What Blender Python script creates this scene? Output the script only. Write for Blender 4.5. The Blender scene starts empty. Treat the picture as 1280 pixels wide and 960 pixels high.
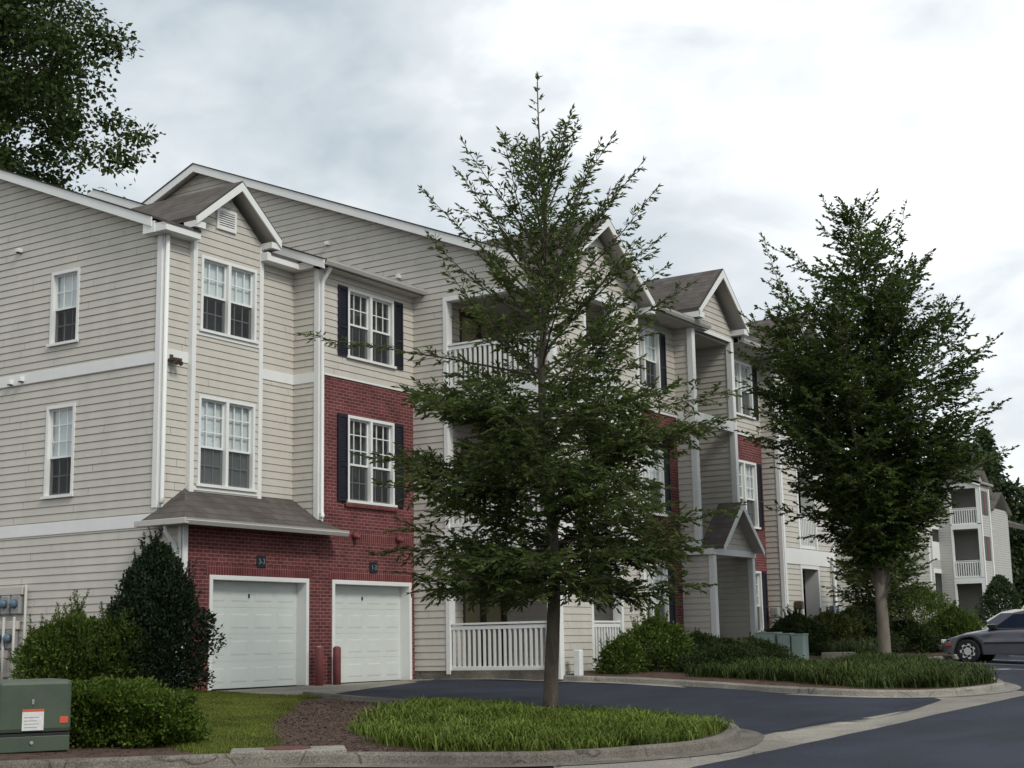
import bpy, bmesh, math, random
import numpy as np
from mathutils import Vector, Matrix, noise

random.seed(7); RNG = np.random.default_rng(7)
SC = bpy.context.scene
COL = SC.collection
rad = math.radians

# ------------------------------------------------------------------ camera
cam = bpy.data.cameras.new("camera"); camo = bpy.data.objects.new("camera", cam); COL.objects.link(camo)
cam.sensor_width = 36.0; cam.lens = 51.49; cam.clip_start = 0.1; cam.clip_end = 3000
_rt = Vector((0.54153747, -0.84047311, -0.01849654)); _up = Vector((-0.13670173, -0.10974678, 0.98451424)); _fw = Vector((0.82948768, 0.53062284, 0.17432612))
camo.matrix_world = Matrix(((_rt.x, _up.x, -_fw.x, -20.159), (_rt.y, _up.y, -_fw.y, -21.112), (_rt.z, _up.z, -_fw.z, 0.781), (0, 0, 0, 1)))
SC.camera = camo

# ------------------------------------------------------------------ sky, sun, exposure
TO_SUN = Vector((-0.24, -0.70, 0.66)).normalized()
world = bpy.data.worlds.new("World"); SC.world = world; world.use_nodes = True
nt = world.node_tree; nt.nodes.clear()
def wn(t, **k):
    n = nt.nodes.new(t)
    for a, b in k.items(): setattr(n, a, b)
    return n
wout = wn("ShaderNodeOutputWorld"); bg = wn("ShaderNodeBackground"); bg.inputs[1].default_value = 0.1
sky = wn("ShaderNodeTexSky", sky_type='NISHITA'); sky.sun_disc = False
sky.sun_elevation = math.asin(TO_SUN.z); sky.sun_rotation = math.atan2(TO_SUN.x, TO_SUN.y)
tc = wn("ShaderNodeTexCoord"); mp = wn("ShaderNodeMapping"); mp.inputs['Location'].default_value = (0.5367, 1.8652, 3.5905); mp.inputs['Scale'].default_value = (1.0, 1.0, 1.75)
n1 = wn("ShaderNodeTexNoise"); n1.inputs['Scale'].default_value = 2.2; n1.inputs['Detail'].default_value = 6; n1.inputs['Roughness'].default_value = 0.52; n1.inputs['Distortion'].default_value = 0.35
n2 = wn("ShaderNodeTexNoise"); n2.inputs['Scale'].default_value = 9.0; n2.inputs['Detail'].default_value = 5; n2.inputs['Distortion'].default_value = 0.8
rmp = wn("ShaderNodeValToRGB"); e = rmp.color_ramp.elements
e[0].position = 0.395; e[0].color = (4.3, 4.95, 5.4, 1); e[1].position = 0.66; e[1].color = (11.2, 11.4, 11.4, 1)
m_ = e.new(0.525); m_.color = (6.9, 7.3, 7.55, 1)
addn = wn("ShaderNodeMath", operation='MULTIPLY_ADD'); addn.inputs[1].default_value = 0.22
sub = wn("ShaderNodeMath", operation='SUBTRACT'); sub.inputs[1].default_value = 0.11
mixs = wn("ShaderNodeMix", data_type='RGBA'); mixs.inputs[0].default_value = 0.93
L = nt.links.new
L(tc.outputs['Generated'], mp.inputs[0]); L(mp.outputs[0], n1.inputs['Vector']); L(mp.outputs[0], n2.inputs['Vector'])
L(n2.outputs[0], addn.inputs[0]); L(n1.outputs[0], addn.inputs[2]); L(addn.outputs[0], sub.inputs[0]); L(sub.outputs[0], rmp.inputs[0])
L(sky.outputs[0], mixs.inputs[6]); L(rmp.outputs[0], mixs.inputs[7]); L(mixs.outputs[2], bg.inputs[0]); L(bg.outputs[0], wout.inputs[0])

sun = bpy.data.lights.new("sun", 'SUN'); sun.energy = 1.5; sun.angle = rad(14); sun.color = (1.0, 0.95, 0.87)
suno = bpy.data.objects.new("sun", sun); COL.objects.link(suno)
suno.rotation_euler = (-TO_SUN).to_track_quat('-Z', 'Y').to_euler(); suno.location = (-10, -40, 40)
SC.view_settings.view_transform = 'Standard'; SC.view_settings.look = 'None'; SC.view_settings.exposure = 0.32; SC.view_settings.gamma = 1.0
SC.view_settings.use_curve_mapping = False
SC.render.engine = 'CYCLES'; SC.cycles.max_bounces = 6; SC.cycles.transparent_max_bounces = 12

# ------------------------------------------------------------------ materials
MATS = {}
def mat(name, col, rough=0.75, var=0.12, scale=3.0, bump=0.0, bscale=60.0, spec=0.3, metal=0.0, stretch=None, coat=0.0):
    if name in MATS: return MATS[name]
    m = bpy.data.materials.new(name); m.use_nodes = True; t = m.node_tree; b = t.nodes["Principled BSDF"]
    b.inputs['Roughness'].default_value = rough; b.inputs['Specular IOR Level'].default_value = spec; b.inputs['Metallic'].default_value = metal
    if coat: b.inputs['Coat Weight'].default_value = coat; b.inputs['Coat Roughness'].default_value = 0.08
    c = t.nodes.new("ShaderNodeTexCoord"); v = c.outputs['Object']
    if stretch:
        mpn = t.nodes.new("ShaderNodeMapping"); mpn.inputs['Scale'].default_value = stretch; t.links.new(v, mpn.inputs[0]); v = mpn.outputs[0]
    n = t.nodes.new("ShaderNodeTexNoise"); n.inputs['Scale'].default_value = scale; n.inputs['Detail'].default_value = 6; n.inputs['Roughness'].default_value = 0.65
    t.links.new(v, n.inputs['Vector'])
    r = t.nodes.new("ShaderNodeValToRGB"); e = r.color_ramp.elements
    e[0].position = 0.3; e[1].position = 0.7
    e[0].color = (*[x * (1 - var) for x in col], 1); e[1].color = (*[min(1, x * (1 + var)) for x in col], 1)
    t.links.new(n.outputs[0], r.inputs[0]); t.links.new(r.outputs[0], b.inputs['Base Color'])
    if bump:
        nb = t.nodes.new("ShaderNodeTexNoise"); nb.inputs['Scale'].default_value = bscale; nb.inputs['Detail'].default_value = 4
        t.links.new(c.outputs['Object'], nb.inputs['Vector'])
        bn = t.nodes.new("ShaderNodeBump"); bn.inputs['Strength'].default_value = bump; bn.inputs['Distance'].default_value = 0.02
        t.links.new(nb.outputs[0], bn.inputs['Height']); t.links.new(bn.outputs[0], b.inputs['Normal'])
    MATS[name] = m; return m

def brickmat(name, c1, c2, mortar, bw, bh, ms=0.006, off=0.5, rough=0.85, noisevar=0.35, bump=0.35):
    m = bpy.data.materials.new(name); m.use_nodes = True; t = m.node_tree; b = t.nodes["Principled BSDF"]
    b.inputs['Roughness'].default_value = rough; b.inputs['Specular IOR Level'].default_value = 0.2
    uv = t.nodes.new("ShaderNodeUVMap")
    br = t.nodes.new("ShaderNodeTexBrick"); br.offset = off
    br.inputs['Color1'].default_value = (*c1, 1); br.inputs['Color2'].default_value = (*c2, 1); br.inputs['Mortar'].default_value = (*mortar, 1)
    br.inputs['Scale'].default_value = 1; br.inputs['Brick Width'].default_value = bw; br.inputs['Row Height'].default_value = bh
    br.inputs['Mortar Size'].default_value = ms; br.inputs['Mortar Smooth'].default_value = 0.2; br.inputs['Bias'].default_value = 0.0
    t.links.new(uv.outputs[0], br.inputs['Vector'])
    n = t.nodes.new("ShaderNodeTexNoise"); n.inputs['Scale'].default_value = 1.6; n.inputs['Detail'].default_value = 7; n.inputs['Roughness'].default_value = 0.7
    t.links.new(uv.outputs[0], n.inputs['Vector'])
    mr = t.nodes.new("ShaderNodeMapRange"); mr.inputs[1].default_value = 0.3; mr.inputs[2].default_value = 0.7; mr.inputs[3].default_value = 1 - noisevar; mr.inputs[4].default_value = 1 + noisevar
    t.links.new(n.outputs[0], mr.inputs[0])
    mx = t.nodes.new("ShaderNodeVectorMath"); mx.operation = 'SCALE'
    t.links.new(br.outputs['Color'], mx.inputs[0]); t.links.new(mr.outputs[0], mx.inputs['Scale']); t.links.new(mx.outputs[0], b.inputs['Base Color'])
    bn = t.nodes.new("ShaderNodeBump"); bn.inputs['Strength'].default_value = bump; bn.inputs['Distance'].default_value = 0.008; bn.invert = True
    t.links.new(br.outputs['Fac'], bn.inputs['Height']); t.links.new(bn.outputs[0], b.inputs['Normal'])
    MATS[name] = m; return m

def leafmat(name, c1, c2, c3, trans=0.25):
    m = bpy.data.materials.new(name); m.use_nodes = True; t = m.node_tree; b = t.nodes["Principled BSDF"]; out = t.nodes["Material Output"]
    b.inputs['Roughness'].default_value = 0.6; b.inputs['Specular IOR Level'].default_value = 0.14
    a = t.nodes.new("ShaderNodeAttribute"); a.attribute_name = "rnd"
    r = t.nodes.new("ShaderNodeValToRGB"); e = r.color_ramp.elements
    e[0].position = 0.0; e[0].color = (*c1, 1); e[1].position = 1.0; e[1].color = (*c3, 1); k = e.new(0.55); k.color = (*c2, 1)
    t.links.new(a.outputs['Fac'], r.inputs[0])
    c = t.nodes.new("ShaderNodeTexCoord"); n = t.nodes.new("ShaderNodeTexNoise"); n.inputs['Scale'].default_value = 1.1; n.inputs['Detail'].default_value = 3
    t.links.new(c.outputs['Object'], n.inputs['Vector'])
    mr = t.nodes.new("ShaderNodeMapRange"); mr.inputs[1].default_value = 0.3; mr.inputs[2].default_value = 0.7; mr.inputs[3].default_value = 0.7; mr.inputs[4].default_value = 1.3
    t.links.new(n.outputs[0], mr.inputs[0])
    sc = t.nodes.new("ShaderNodeVectorMath"); sc.operation = 'SCALE'; t.links.new(r.outputs[0], sc.inputs[0]); t.links.new(mr.outputs[0], sc.inputs['Scale'])
    t.links.new(sc.outputs[0], b.inputs['Base Color'])
    tr = t.nodes.new("ShaderNodeBsdfTranslucent"); t.links.new(sc.outputs[0], tr.inputs[0])
    mx = t.nodes.new("ShaderNodeMixShader"); mx.inputs[0].default_value = trans
    t.links.new(b.outputs[0], mx.inputs[1]); t.links.new(tr.outputs[0], mx.inputs[2]); t.links.new(mx.outputs[0], out.inputs[0])
    MATS[name] = m; return m

def glassmat(name, tint, gloss_rough=0.02, base=0.08):
    m = bpy.data.materials.new(name); m.use_nodes = True; t = m.node_tree; t.nodes.clear(); out = t.nodes.new("ShaderNodeOutputMaterial")
    tr = t.nodes.new("ShaderNodeBsdfTransparent"); tr.inputs[0].default_value = (*tint, 1)
    gl = t.nodes.new("ShaderNodeBsdfGlossy"); gl.inputs[0].default_value = (0.9, 0.93, 0.95, 1); gl.inputs['Roughness'].default_value = gloss_rough
    c = t.nodes.new("ShaderNodeTexCoord"); n = t.nodes.new("ShaderNodeTexNoise"); n.inputs['Scale'].default_value = 1.7
    bn = t.nodes.new("ShaderNodeBump"); bn.inputs['Strength'].default_value = 0.06; bn.inputs['Distance'].default_value = 0.02
    t.links.new(c.outputs['Object'], n.inputs['Vector']); t.links.new(n.outputs[0], bn.inputs['Height']); t.links.new(bn.outputs[0], gl.inputs['Normal'])
    lw = t.nodes.new("ShaderNodeLayerWeight"); lw.inputs[0].default_value = 0.5
    pw = t.nodes.new("ShaderNodeMath"); pw.operation = 'POWER'; pw.inputs[1].default_value = 4.0; t.links.new(lw.outputs['Facing'], pw.inputs[0])
    ad = t.nodes.new("ShaderNodeMath"); ad.operation = 'MULTIPLY_ADD'; ad.inputs[1].default_value = 1 - base; ad.inputs[2].default_value = base; ad.use_clamp = True; t.links.new(pw.outputs[0], ad.inputs[0])
    mx = t.nodes.new("ShaderNodeMixShader"); t.links.new(ad.outputs[0], mx.inputs[0]); t.links.new(tr.outputs[0], mx.inputs[1]); t.links.new(gl.outputs[0], mx.inputs[2]); t.links.new(mx.outputs[0], out.inputs[0])
    MATS[name] = m; return m

def screenmat(name, op=0.6):
    m = bpy.data.materials.new(name); m.use_nodes = True; t = m.node_tree; t.nodes.clear(); out = t.nodes.new("ShaderNodeOutputMaterial")
    tr = t.nodes.new("ShaderNodeBsdfTransparent"); df = t.nodes.new("ShaderNodeBsdfDiffuse"); df.inputs[0].default_value = (0.05, 0.053, 0.055, 1)
    mx = t.nodes.new("ShaderNodeMixShader"); mx.inputs[0].default_value = op
    t.links.new(tr.outputs[0], mx.inputs[1]); t.links.new(df.outputs[0], mx.inputs[2]); t.links.new(mx.outputs[0], out.inputs[0]); MATS[name] = m; return m

SIDING = mat("siding_paint", (0.53, 0.503, 0.448), 0.6, 0.07, 1.1, 0.15, 90, stretch=(1.6, 1.6, .5))
WHITE = mat("white_trim_paint", (0.74, 0.75, 0.73), 0.5, 0.04, 1.2)
SOFFIT = mat("soffit_paint", (0.50, 0.47, 0.43), 0.7, 0.06, 2)
GUTTER = mat("gutter_paint", (0.47, 0.46, 0.43), 0.45, 0.06, 2)
DOORW = mat("garage_door_paint", (0.60, 0.64, 0.615), 0.5, 0.05, 1.3)
SHUT = mat("shutter_paint", (0.017, 0.019, 0.029), 0.4, 0.15, 4)
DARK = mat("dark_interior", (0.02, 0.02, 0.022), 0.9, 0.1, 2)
CURT = mat("dark_curtain", (0.10, 0.11, 0.10), 0.9, 0.35, 6, stretch=(6, 6, 0.3))
BLIND = mat("window_blind", (0.66, 0.69, 0.68), 0.7, 0.06, 9, stretch=(8, 8, 0.2))
VBLIND = mat("vertical_blind", (0.42, 0.34, 0.18), 0.7, 0.25, 10, stretch=(8, 8, 0.2))
BRICK = brickmat("red_brick", (0.158, 0.043, 0.045), (0.090, 0.028, 0.033), (0.235, 0.135, 0.123), 0.212, 0.0725, 0.008)
SOLDIER = brickmat("red_brick_soldier", (0.145, 0.036, 0.039), (0.095, 0.025, 0.029), (0.25, 0.125, 0.115), 0.0725, 0.215, 0.007, off=0.0)
SHINGLE = brickmat("roof_shingle", (0.112, 0.098, 0.089), (0.082, 0.071, 0.065), (0.05, 0.044, 0.041), 0.33, 0.14, 0.006, noisevar=0.25, bump=0.5)
ROOFEDGE = mat("roof_edge_dark", (0.05, 0.042, 0.038), 0.9, 0.2, 6)
GLASS = glassmat("window_glass", (0.90, 0.94, 0.95)); SCREEN = screenmat("insect_screen", 0.62)
ASPHALT = mat("asphalt", (0.023, 0.027, 0.042), 0.8, 0.25, 0.55, 0.7, 150, spec=0.3)
def paving_detail(m, joints=False, speck=True):
    t = m.node_tree; b = t.nodes["Principled BSDF"]; src = b.inputs['Base Color'].links[0].from_socket; c = t.nodes.new("ShaderNodeTexCoord"); cur = src
    def scale(cur, fac):
        v = t.nodes.new("ShaderNodeVectorMath"); v.operation = 'SCALE'; t.links.new(cur, v.inputs[0]); t.links.new(fac, v.inputs['Scale']); return v.outputs[0]
    def rng(src, a, b_, lo, hi):
        r = t.nodes.new("ShaderNodeMapRange"); r.inputs[1].default_value = a; r.inputs[2].default_value = b_; r.inputs[3].default_value = lo; r.inputs[4].default_value = hi; t.links.new(src, r.inputs[0]); return r.outputs[0]
    n = t.nodes.new("ShaderNodeTexNoise"); n.inputs['Scale'].default_value = 55; n.inputs['Detail'].default_value = 3; t.links.new(c.outputs['Object'], n.inputs['Vector'])
    cur = scale(cur, rng(n.outputs[0], .3, .7, .55, 1.5))                       # aggregate
    mp_ = t.nodes.new("ShaderNodeMapping"); mp_.inputs['Scale'].default_value = (.25, .9, 1); t.links.new(c.outputs['Object'], mp_.inputs[0])
    n2_ = t.nodes.new("ShaderNodeTexNoise"); n2_.inputs['Scale'].default_value = 1.1; n2_.inputs['Detail'].default_value = 5; t.links.new(mp_.outputs[0], n2_.inputs['Vector'])
    cur = scale(cur, rng(n2_.outputs[0], .35, .7, .78, 1.28))                   # worn tracks
    vo = t.nodes.new("ShaderNodeTexVoronoi"); vo.feature = 'DISTANCE_TO_EDGE'; vo.inputs['Scale'].default_value = .22
    nd = t.nodes.new("ShaderNodeTexNoise"); nd.inputs['Scale'].default_value = 1.5; ad = t.nodes.new("ShaderNodeVectorMath"); ad.operation = 'MULTIPLY_ADD'; ad.inputs[1].default_value = (.9, .9, 0)
    t.links.new(c.outputs['Object'], nd.inputs['Vector']); t.links.new(nd.outputs['Color'], ad.inputs[0]); t.links.new(c.outputs['Object'], ad.inputs[2]); t.links.new(ad.outputs[0], vo.inputs['Vector'])
    cur = scale(cur, rng(vo.outputs['Distance'], .0, .0035, .45, 1.0))           # hairline cracks
    if joints:
        sp = t.nodes.new("ShaderNodeSeparateXYZ"); t.links.new(c.outputs['Object'], sp.inputs[0])
        m1 = t.nodes.new("ShaderNodeMath"); m1.operation = 'PINGPONG'; m1.inputs[1].default_value = 1.25; t.links.new(sp.outputs[0], m1.inputs[0])
        cur = scale(cur, rng(m1.outputs[0], .0, .016, .4, 1.0))
    t.links.new(cur, b.inputs['Base Color'])
paving_detail(ASPHALT)
CONC = mat("concrete", (0.225, 0.210, 0.180), 0.85, 0.22, 1.1, 0.3, 70)
CONCD = mat("weathered_concrete", (0.135, 0.122, 0.102), 0.9, 0.35, 1.6, 0.35, 60)
paving_detail(CONC, True); paving_detail(CONCD, True)
MULCH = mat("mulch", (0.080, 0.050, 0.037), 0.95, 0.5, 7, 0.9, 45)
SOIL = mat("ground_soil", (0.085, 0.075, 0.045), 0.95, 0.35, 0.3, 0.5, 20)
TURF = mat("turf_base", (0.055, 0.062, 0.022), 0.95, 0.4, 1.5, 0.6, 60)
BARK = mat("bark", (0.085, 0.070, 0.055), 0.9, 0.35, 9, 0.8, 35, stretch=(1, 1, 0.25))
BARKZ = mat("smooth_bark", (0.15, 0.13, 0.105), 0.85, 0.25, 8, 0.4, 30, stretch=(1, 1, 0.4))
PAINTL = mat("parking_paint", (0.42, 0.44, 0.45), 0.7, 0.4, 3)
LEAF_OAK = leafmat("willow_oak_leaf", (0.036, 0.058, 0.015), (0.084, 0.118, 0.032), (0.165, 0.205, 0.066), 0.40)
LEAF_ZEL = leafmat("zelkova_leaf", (0.030, 0.054, 0.012), (0.064, 0.104, 0.022), (0.145, 0.175, 0.042), 0.38)
LEAF_BIG = leafmat("tall_tree_leaf", (0.026, 0.042, 0.013), (0.052, 0.080, 0.022), (0.095, 0.130, 0.040), 0.3)
LEAF_MAPLE = leafmat("maple_leaf", (0.040, 0.060, 0.014), (0.070, 0.098, 0.022), (0.12, 0.14, 0.04))
LEAF_HOLLY = leafmat("holly_leaf", (0.008, 0.016, 0.009), (0.016, 0.028, 0.013), (0.036, 0.054, 0.022), 0.1)
LEAF_BOX = leafmat("boxwood_leaf", (0.034, 0.062, 0.010), (0.075, 0.120, 0.018), (0.16, 0.20, 0.040))
LEAF_PRIV = leafmat("privet_leaf", (0.040, 0.070, 0.013), (0.085, 0.128, 0.024), (0.165, 0.21, 0.050))
LEAF_DARK = leafmat("dark_shrub_leaf", (0.018, 0.030, 0.011), (0.038, 0.056, 0.018), (0.075, 0.094, 0.030))
LEAF_NAND = leafmat("reddish_shrub_leaf", (0.030, 0.036, 0.012), (0.052, 0.062, 0.018), (0.095, 0.080, 0.026))
LEAF_FAR = leafmat("far_tree_leaf", (0.026, 0.042, 0.020), (0.050, 0.074, 0.032), (0.085, 0.115, 0.048), 0.2)
BLADE = leafmat("liriope_blade", (0.050, 0.085, 0.012), (0.105, 0.150, 0.024), (0.21, 0.25, 0.060), 0.25)
BLADED = leafmat("liriope_blade_dark", (0.026, 0.044, 0.012), (0.052, 0.078, 0.020), (0.11, 0.135, 0.04), 0.2)
LAWN = leafmat("lawn_blade", (0.070, 0.096, 0.012), (0.115, 0.145, 0.022), (0.185, 0.18, 0.05), 0.2)
XFGREEN = mat("transformer_green", (0.062, 0.083, 0.058), 0.5, 0.14, 2.5, 0.1, 60)
PEDG = mat("pedestal_green", (0.24, 0.31, 0.28), 0.55, 0.1, 2)
BOLLR = mat("bollard_red", (0.18, 0.052, 0.055), 0.6, 0.15, 5)
METERB = mat("meter_glass", (0.10, 0.15, 0.20), 0.2, 0.2, 6)
GREYM = mat("grey_metal", (0.30, 0.30, 0.29), 0.5, 0.15, 5)
BLACKP = mat("black_plastic", (0.02, 0.02, 0.022), 0.5, 0.1, 5)
BRONZE = mat("bronze_fixture", (0.07, 0.05, 0.035), 0.5, 0.1, 5)
PLAQ = mat("plaque_dark", (0.012, 0.022, 0.026), 0.5, 0.1, 5)
PLAQT = mat("plaque_digit", (0.20, 0.27, 0.27), 0.6, 0.05, 5)

# ------------------------------------------------------------------ helpers
class MB:
    mir = None                                   # mirror axis sum: x -> mir - x
    def __init__(s): s.v = []; s.f = []; s.mi = []
    def pt(s, p):
        x, y, z = p
        if MB.mir is not None: x = MB.mir - x
        s.v.append((x, y, z)); return len(s.v) - 1
    def face(s, pts, m=0):
        ids = [s.pt(p) for p in pts]
        if MB.mir is not None: ids.reverse()
        s.f.append(ids); s.mi.append(m)
    def box(s, x0, x1, y0, y1, z0, z1, m=0):
        if x0 > x1: x0, x1 = x1, x0
        if y0 > y1: y0, y1 = y1, y0
        if z0 > z1: z0, z1 = z1, z0
        c = [(x0, y0, z0), (x1, y0, z0), (x1, y1, z0), (x0, y1, z0), (x0, y0, z1), (x1, y0, z1), (x1, y1, z1), (x0, y1, z1)]
        s.hexa(c, m)
    def hexa(s, c, m=0):
        ids = [s.pt(p) for p in c]
        for q in ((0, 3, 2, 1), (4, 5, 6, 7), (0, 1, 5, 4), (1, 2, 6, 5), (2, 3, 7, 6), (3, 0, 4, 7)):
            q = [ids[i] for i in q]
            if MB.mir is not None: q.reverse()
            s.f.append(q); s.mi.append(m)
    def prism(s, poly, off, m=0):                # polygon (3d pts) swept by vector
        n = len(poly); a = [s.pt(p) for p in poly]; b = [s.pt((p[0] + off[0], p[1] + off[1], p[2] + off[2])) for p in poly]
        fs = [a[::-1], b] + [[a[i], a[(i + 1) % n], b[(i + 1) % n], b[i]] for i in range(n)]
        for q in fs:
            if MB.mir is not None: q = q[::-1]
            s.f.append(q); s.mi.append(m)
    def tube(s, pts, rs, n=8, cap=True, m=0):
        pts = [Vector(p) for p in pts]
        if not hasattr(rs, '__len__'): rs = [rs] * len(pts)
        rings = []; ref = None
        for i, p in enumerate(pts):
            d = (pts[min(i + 1, len(pts) - 1)] - pts[max(i - 1, 0)])
            d = d.normalized() if d.length > 1e-9 else Vector((0, 0, 1))
            if ref is None: ref = Vector((1, 0, 0)) if abs(d.x) < 0.8 else Vector((0, 1, 0))
            u = (ref - d * ref.dot(d)).normalized(); w = d.cross(u); ref = u
            rings.append([s.pt(p + u * (rs[i] * math.cos(2 * math.pi * k / n)) + w * (rs[i] * math.sin(2 * math.pi * k / n))) for k in range(n)])
        for a, b in zip(rings, rings[1:]):
            for k in range(n):
                s.f.append([a[k], a[(k + 1) % n], b[(k + 1) % n], b[k]]); s.mi.append(m)
        if cap: s.f.append(rings[0][::-1]); s.f.append(rings[-1]); s.mi += [m, m]
    def build(s, name, mats, parent=None, smooth=False, loc=None, bevel=0.0, kind=None, label=None):
        me = bpy.data.meshes.new(name); me.from_pydata(s.v, [], s.f)
        mats = mats if isinstance(mats, (list, tuple)) else [mats]
        for m in mats: me.materials.append(m)
        if len(mats) > 1: me.polygons.foreach_set("material_index", s.mi)
        if smooth: me.polygons.foreach_set("use_smooth", [True] * len(me.polygons))
        uvs = me.uv_layers.new(name="uv").data; arr = np.empty(len(me.loops) * 2)
        co = np.array(s.v); k = 0
        for p in me.polygons:
            nx, ny, nz = (abs(c) for c in p.normal)
            for vi in p.vertices:
                x, y, z = co[vi]
                if ny >= nx and (ny > 0.3 or ny >= nz): arr[k] = x; arr[k + 1] = z
                elif nx > 0.3: arr[k] = y; arr[k + 1] = z
                else: arr[k] = x; arr[k + 1] = y
                k += 2
        uvs.foreach_set("uv", arr)
        me.update()
        o = bpy.data.objects.new(name, me); COL.objects.link(o)
        if loc is not None: o.location = loc
        if parent is not None:
            o.parent = parent
            o.matrix_parent_inverse = Matrix.Translation(-parent.location) if (loc is None and parent.type == 'EMPTY') else Matrix.Identity(4)
        if bevel:
            bv = o.modifiers.new("bevel", 'BEVEL'); bv.width = bevel; bv.segments = 2; bv.limit_method = 'ANGLE'
        if kind: o['kind'] = kind
        if label: o['label'] = label
        return o

def tag(o, label, cat, group=None):
    o['label'] = label; o['category'] = cat
    if group: o['group'] = group
    return o
def thing(name, label, cat, loc, group=None):
    o = bpy.data.objects.new(name, None); COL.objects.link(o); o.location = loc; o.empty_display_size = 0.2
    return tag(o, label, cat, group)

class Pl:                                       # wall plane: u along wall, o outward, z up
    def __init__(s, ax, val, sg=-1): s.ax = ax; s.val = val; s.sg = sg
    def P(s, u, o, z): return (u, s.val + s.sg * o, z) if s.ax == 'y' else (s.val + s.sg * o, u, z)
    def box(s, mb, u0, u1, o0, o1, z0, z1, m=0):
        a = s.P(u0, o0, z0); b = s.P(u1, o1, z1); mb.box(a[0], b[0], a[1], b[1], a[2], b[2], m)

def clip(poly, axis, v, keep_greater):
    out = []
    for i in range(len(poly)):
        a, b = poly[i], poly[(i + 1) % len(poly)]
        ia = (a[axis] >= v - 1e-9) if keep_greater else (a[axis] <= v + 1e-9); ib = (b[axis] >= v - 1e-9) if keep_greater else (b[axis] <= v + 1e-9)
        if ia: out.append(a)
        if ia != ib:
            t = (v - a[axis]) / (b[axis] - a[axis]); out.append((a[0] + t * (b[0] - a[0]), a[1] + t * (b[1] - a[1])))
    return out

def cells(poly, holes):
    us = sorted({p[0] for p in poly} | {h for H in holes for h in H[:2]})
    lo = min(p[0] for p in poly); hi = max(p[0] for p in poly); us = [u for u in us if lo - 1e-9 <= u <= hi + 1e-9]
    return [(a, b) for a, b in zip(us, us[1:]) if b - a > 1e-6]

EXPO = 0.155
def siding(parent, pl, poly, holes=(), name="siding_wall", phase=0.0, expo=EXPO, label=None, m=None):
    mb = MB(); z0 = min(p[1] for p in poly); z1 = max(p[1] for p in poly)
    k = math.floor((z0 - phase) / expo)
    while phase + k * expo < z1:
        a = phase + k * expo; b = a + expo; k += 1
        strip = clip(clip(poly, 1, a, True), 1, b, False)
        if len(strip) < 3: continue
        jo = random.uniform(0, 3.66); js = [(jo + 3.66 * q - .003, jo + 3.66 * q + .003, a - .01, b + .01) for q in range(-4, 24)] if expo == EXPO else []
        hs = list(holes) + js
        for ua, ub in cells(strip, hs):
            c = clip(clip(strip, 0, ua, True), 0, ub, False)
            if len(c) < 3: continue
            ivs = [(a, b)]; um = (ua + ub) / 2
            for H in hs:
                if H[0] <= um <= H[1]:
                    nv = []
                    for p, q in ivs:
                        if H[2] > p: nv.append((p, min(q, H[2])))
                        if H[3] < q: nv.append((max(p, H[3]), q))
                    ivs = [x for x in nv if x[1] - x[0] > 1e-4]
            for p, q in ivs:
                d = clip(clip(c, 1, p, True), 1, q, False)
                if len(d) < 3: continue
                off = lambda z: 0.003 + 0.015 * (1 - (z - a) / expo)
                if abs(q - b) < 1e-6 and q - p > .03:              # open shadow gap under the next board
                    g = clip(d, 1, b - .008, True); d = clip(d, 1, b - .008, False)
                    if len(g) >= 3: mb.face([pl.P(u, -.018, z) for u, z in g])
                if len(d) < 3: continue
                mb.face([pl.P(u, off(z), z) for u, z in d])
                if abs(p - a) < 1e-6:
                    bot = [x for x in d if abs(x[1] - a) < 1e-6]
                    if len(bot) >= 2:
                        x0 = min(x[0] for x in bot); x1 = max(x[0] for x in bot)
                        mb.face([pl.P(x0, -.018, a), pl.P(x1, -.018, a), pl.P(x1, 0.018, a), pl.P(x0, 0.018, a)])
    return mb.build(name, m or SIDING, parent, label=label)

def flatwall(parent, pl, poly, holes, m, name, o=0.0):
    mb = MB(); z0 = min(p[1] for p in poly); z1 = max(p[1] for p in poly)
    for ua, ub in cells(poly, holes):
        c = clip(clip(poly, 0, ua, True), 0, ub, False); ivs = [(z0, z1)]; um = (ua + ub) / 2
        for H in holes:
            if H[0] <= um <= H[1]:
                nv = []
                for p, q in ivs:
                    if H[2] > p: nv.append((p, min(q, H[2])))
                    if H[3] < q: nv.append((max(p, H[3]), q))
                ivs = nv
        for p, q in ivs:
            d = clip(clip(c, 1, p, True), 1, q, False)
            if len(d) >= 3: mb.face([pl.P(u, o, z) for u, z in d])
    return mb.build(name, m, parent)
def rect(u0, u1, z0, z1): return [(u0, z0), (u1, z0), (u1, z1), (u0, z1)]
def board(parent, pl, u0, u1, z0, z1, o1=0.035, o0=-0.02, m=None, name="trim_board"):
    mb = MB(); pl.box(mb, u0, u1, o0, o1, z0, z1); return mb.build(name, m or WHITE, parent, bevel=0.004)

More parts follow.
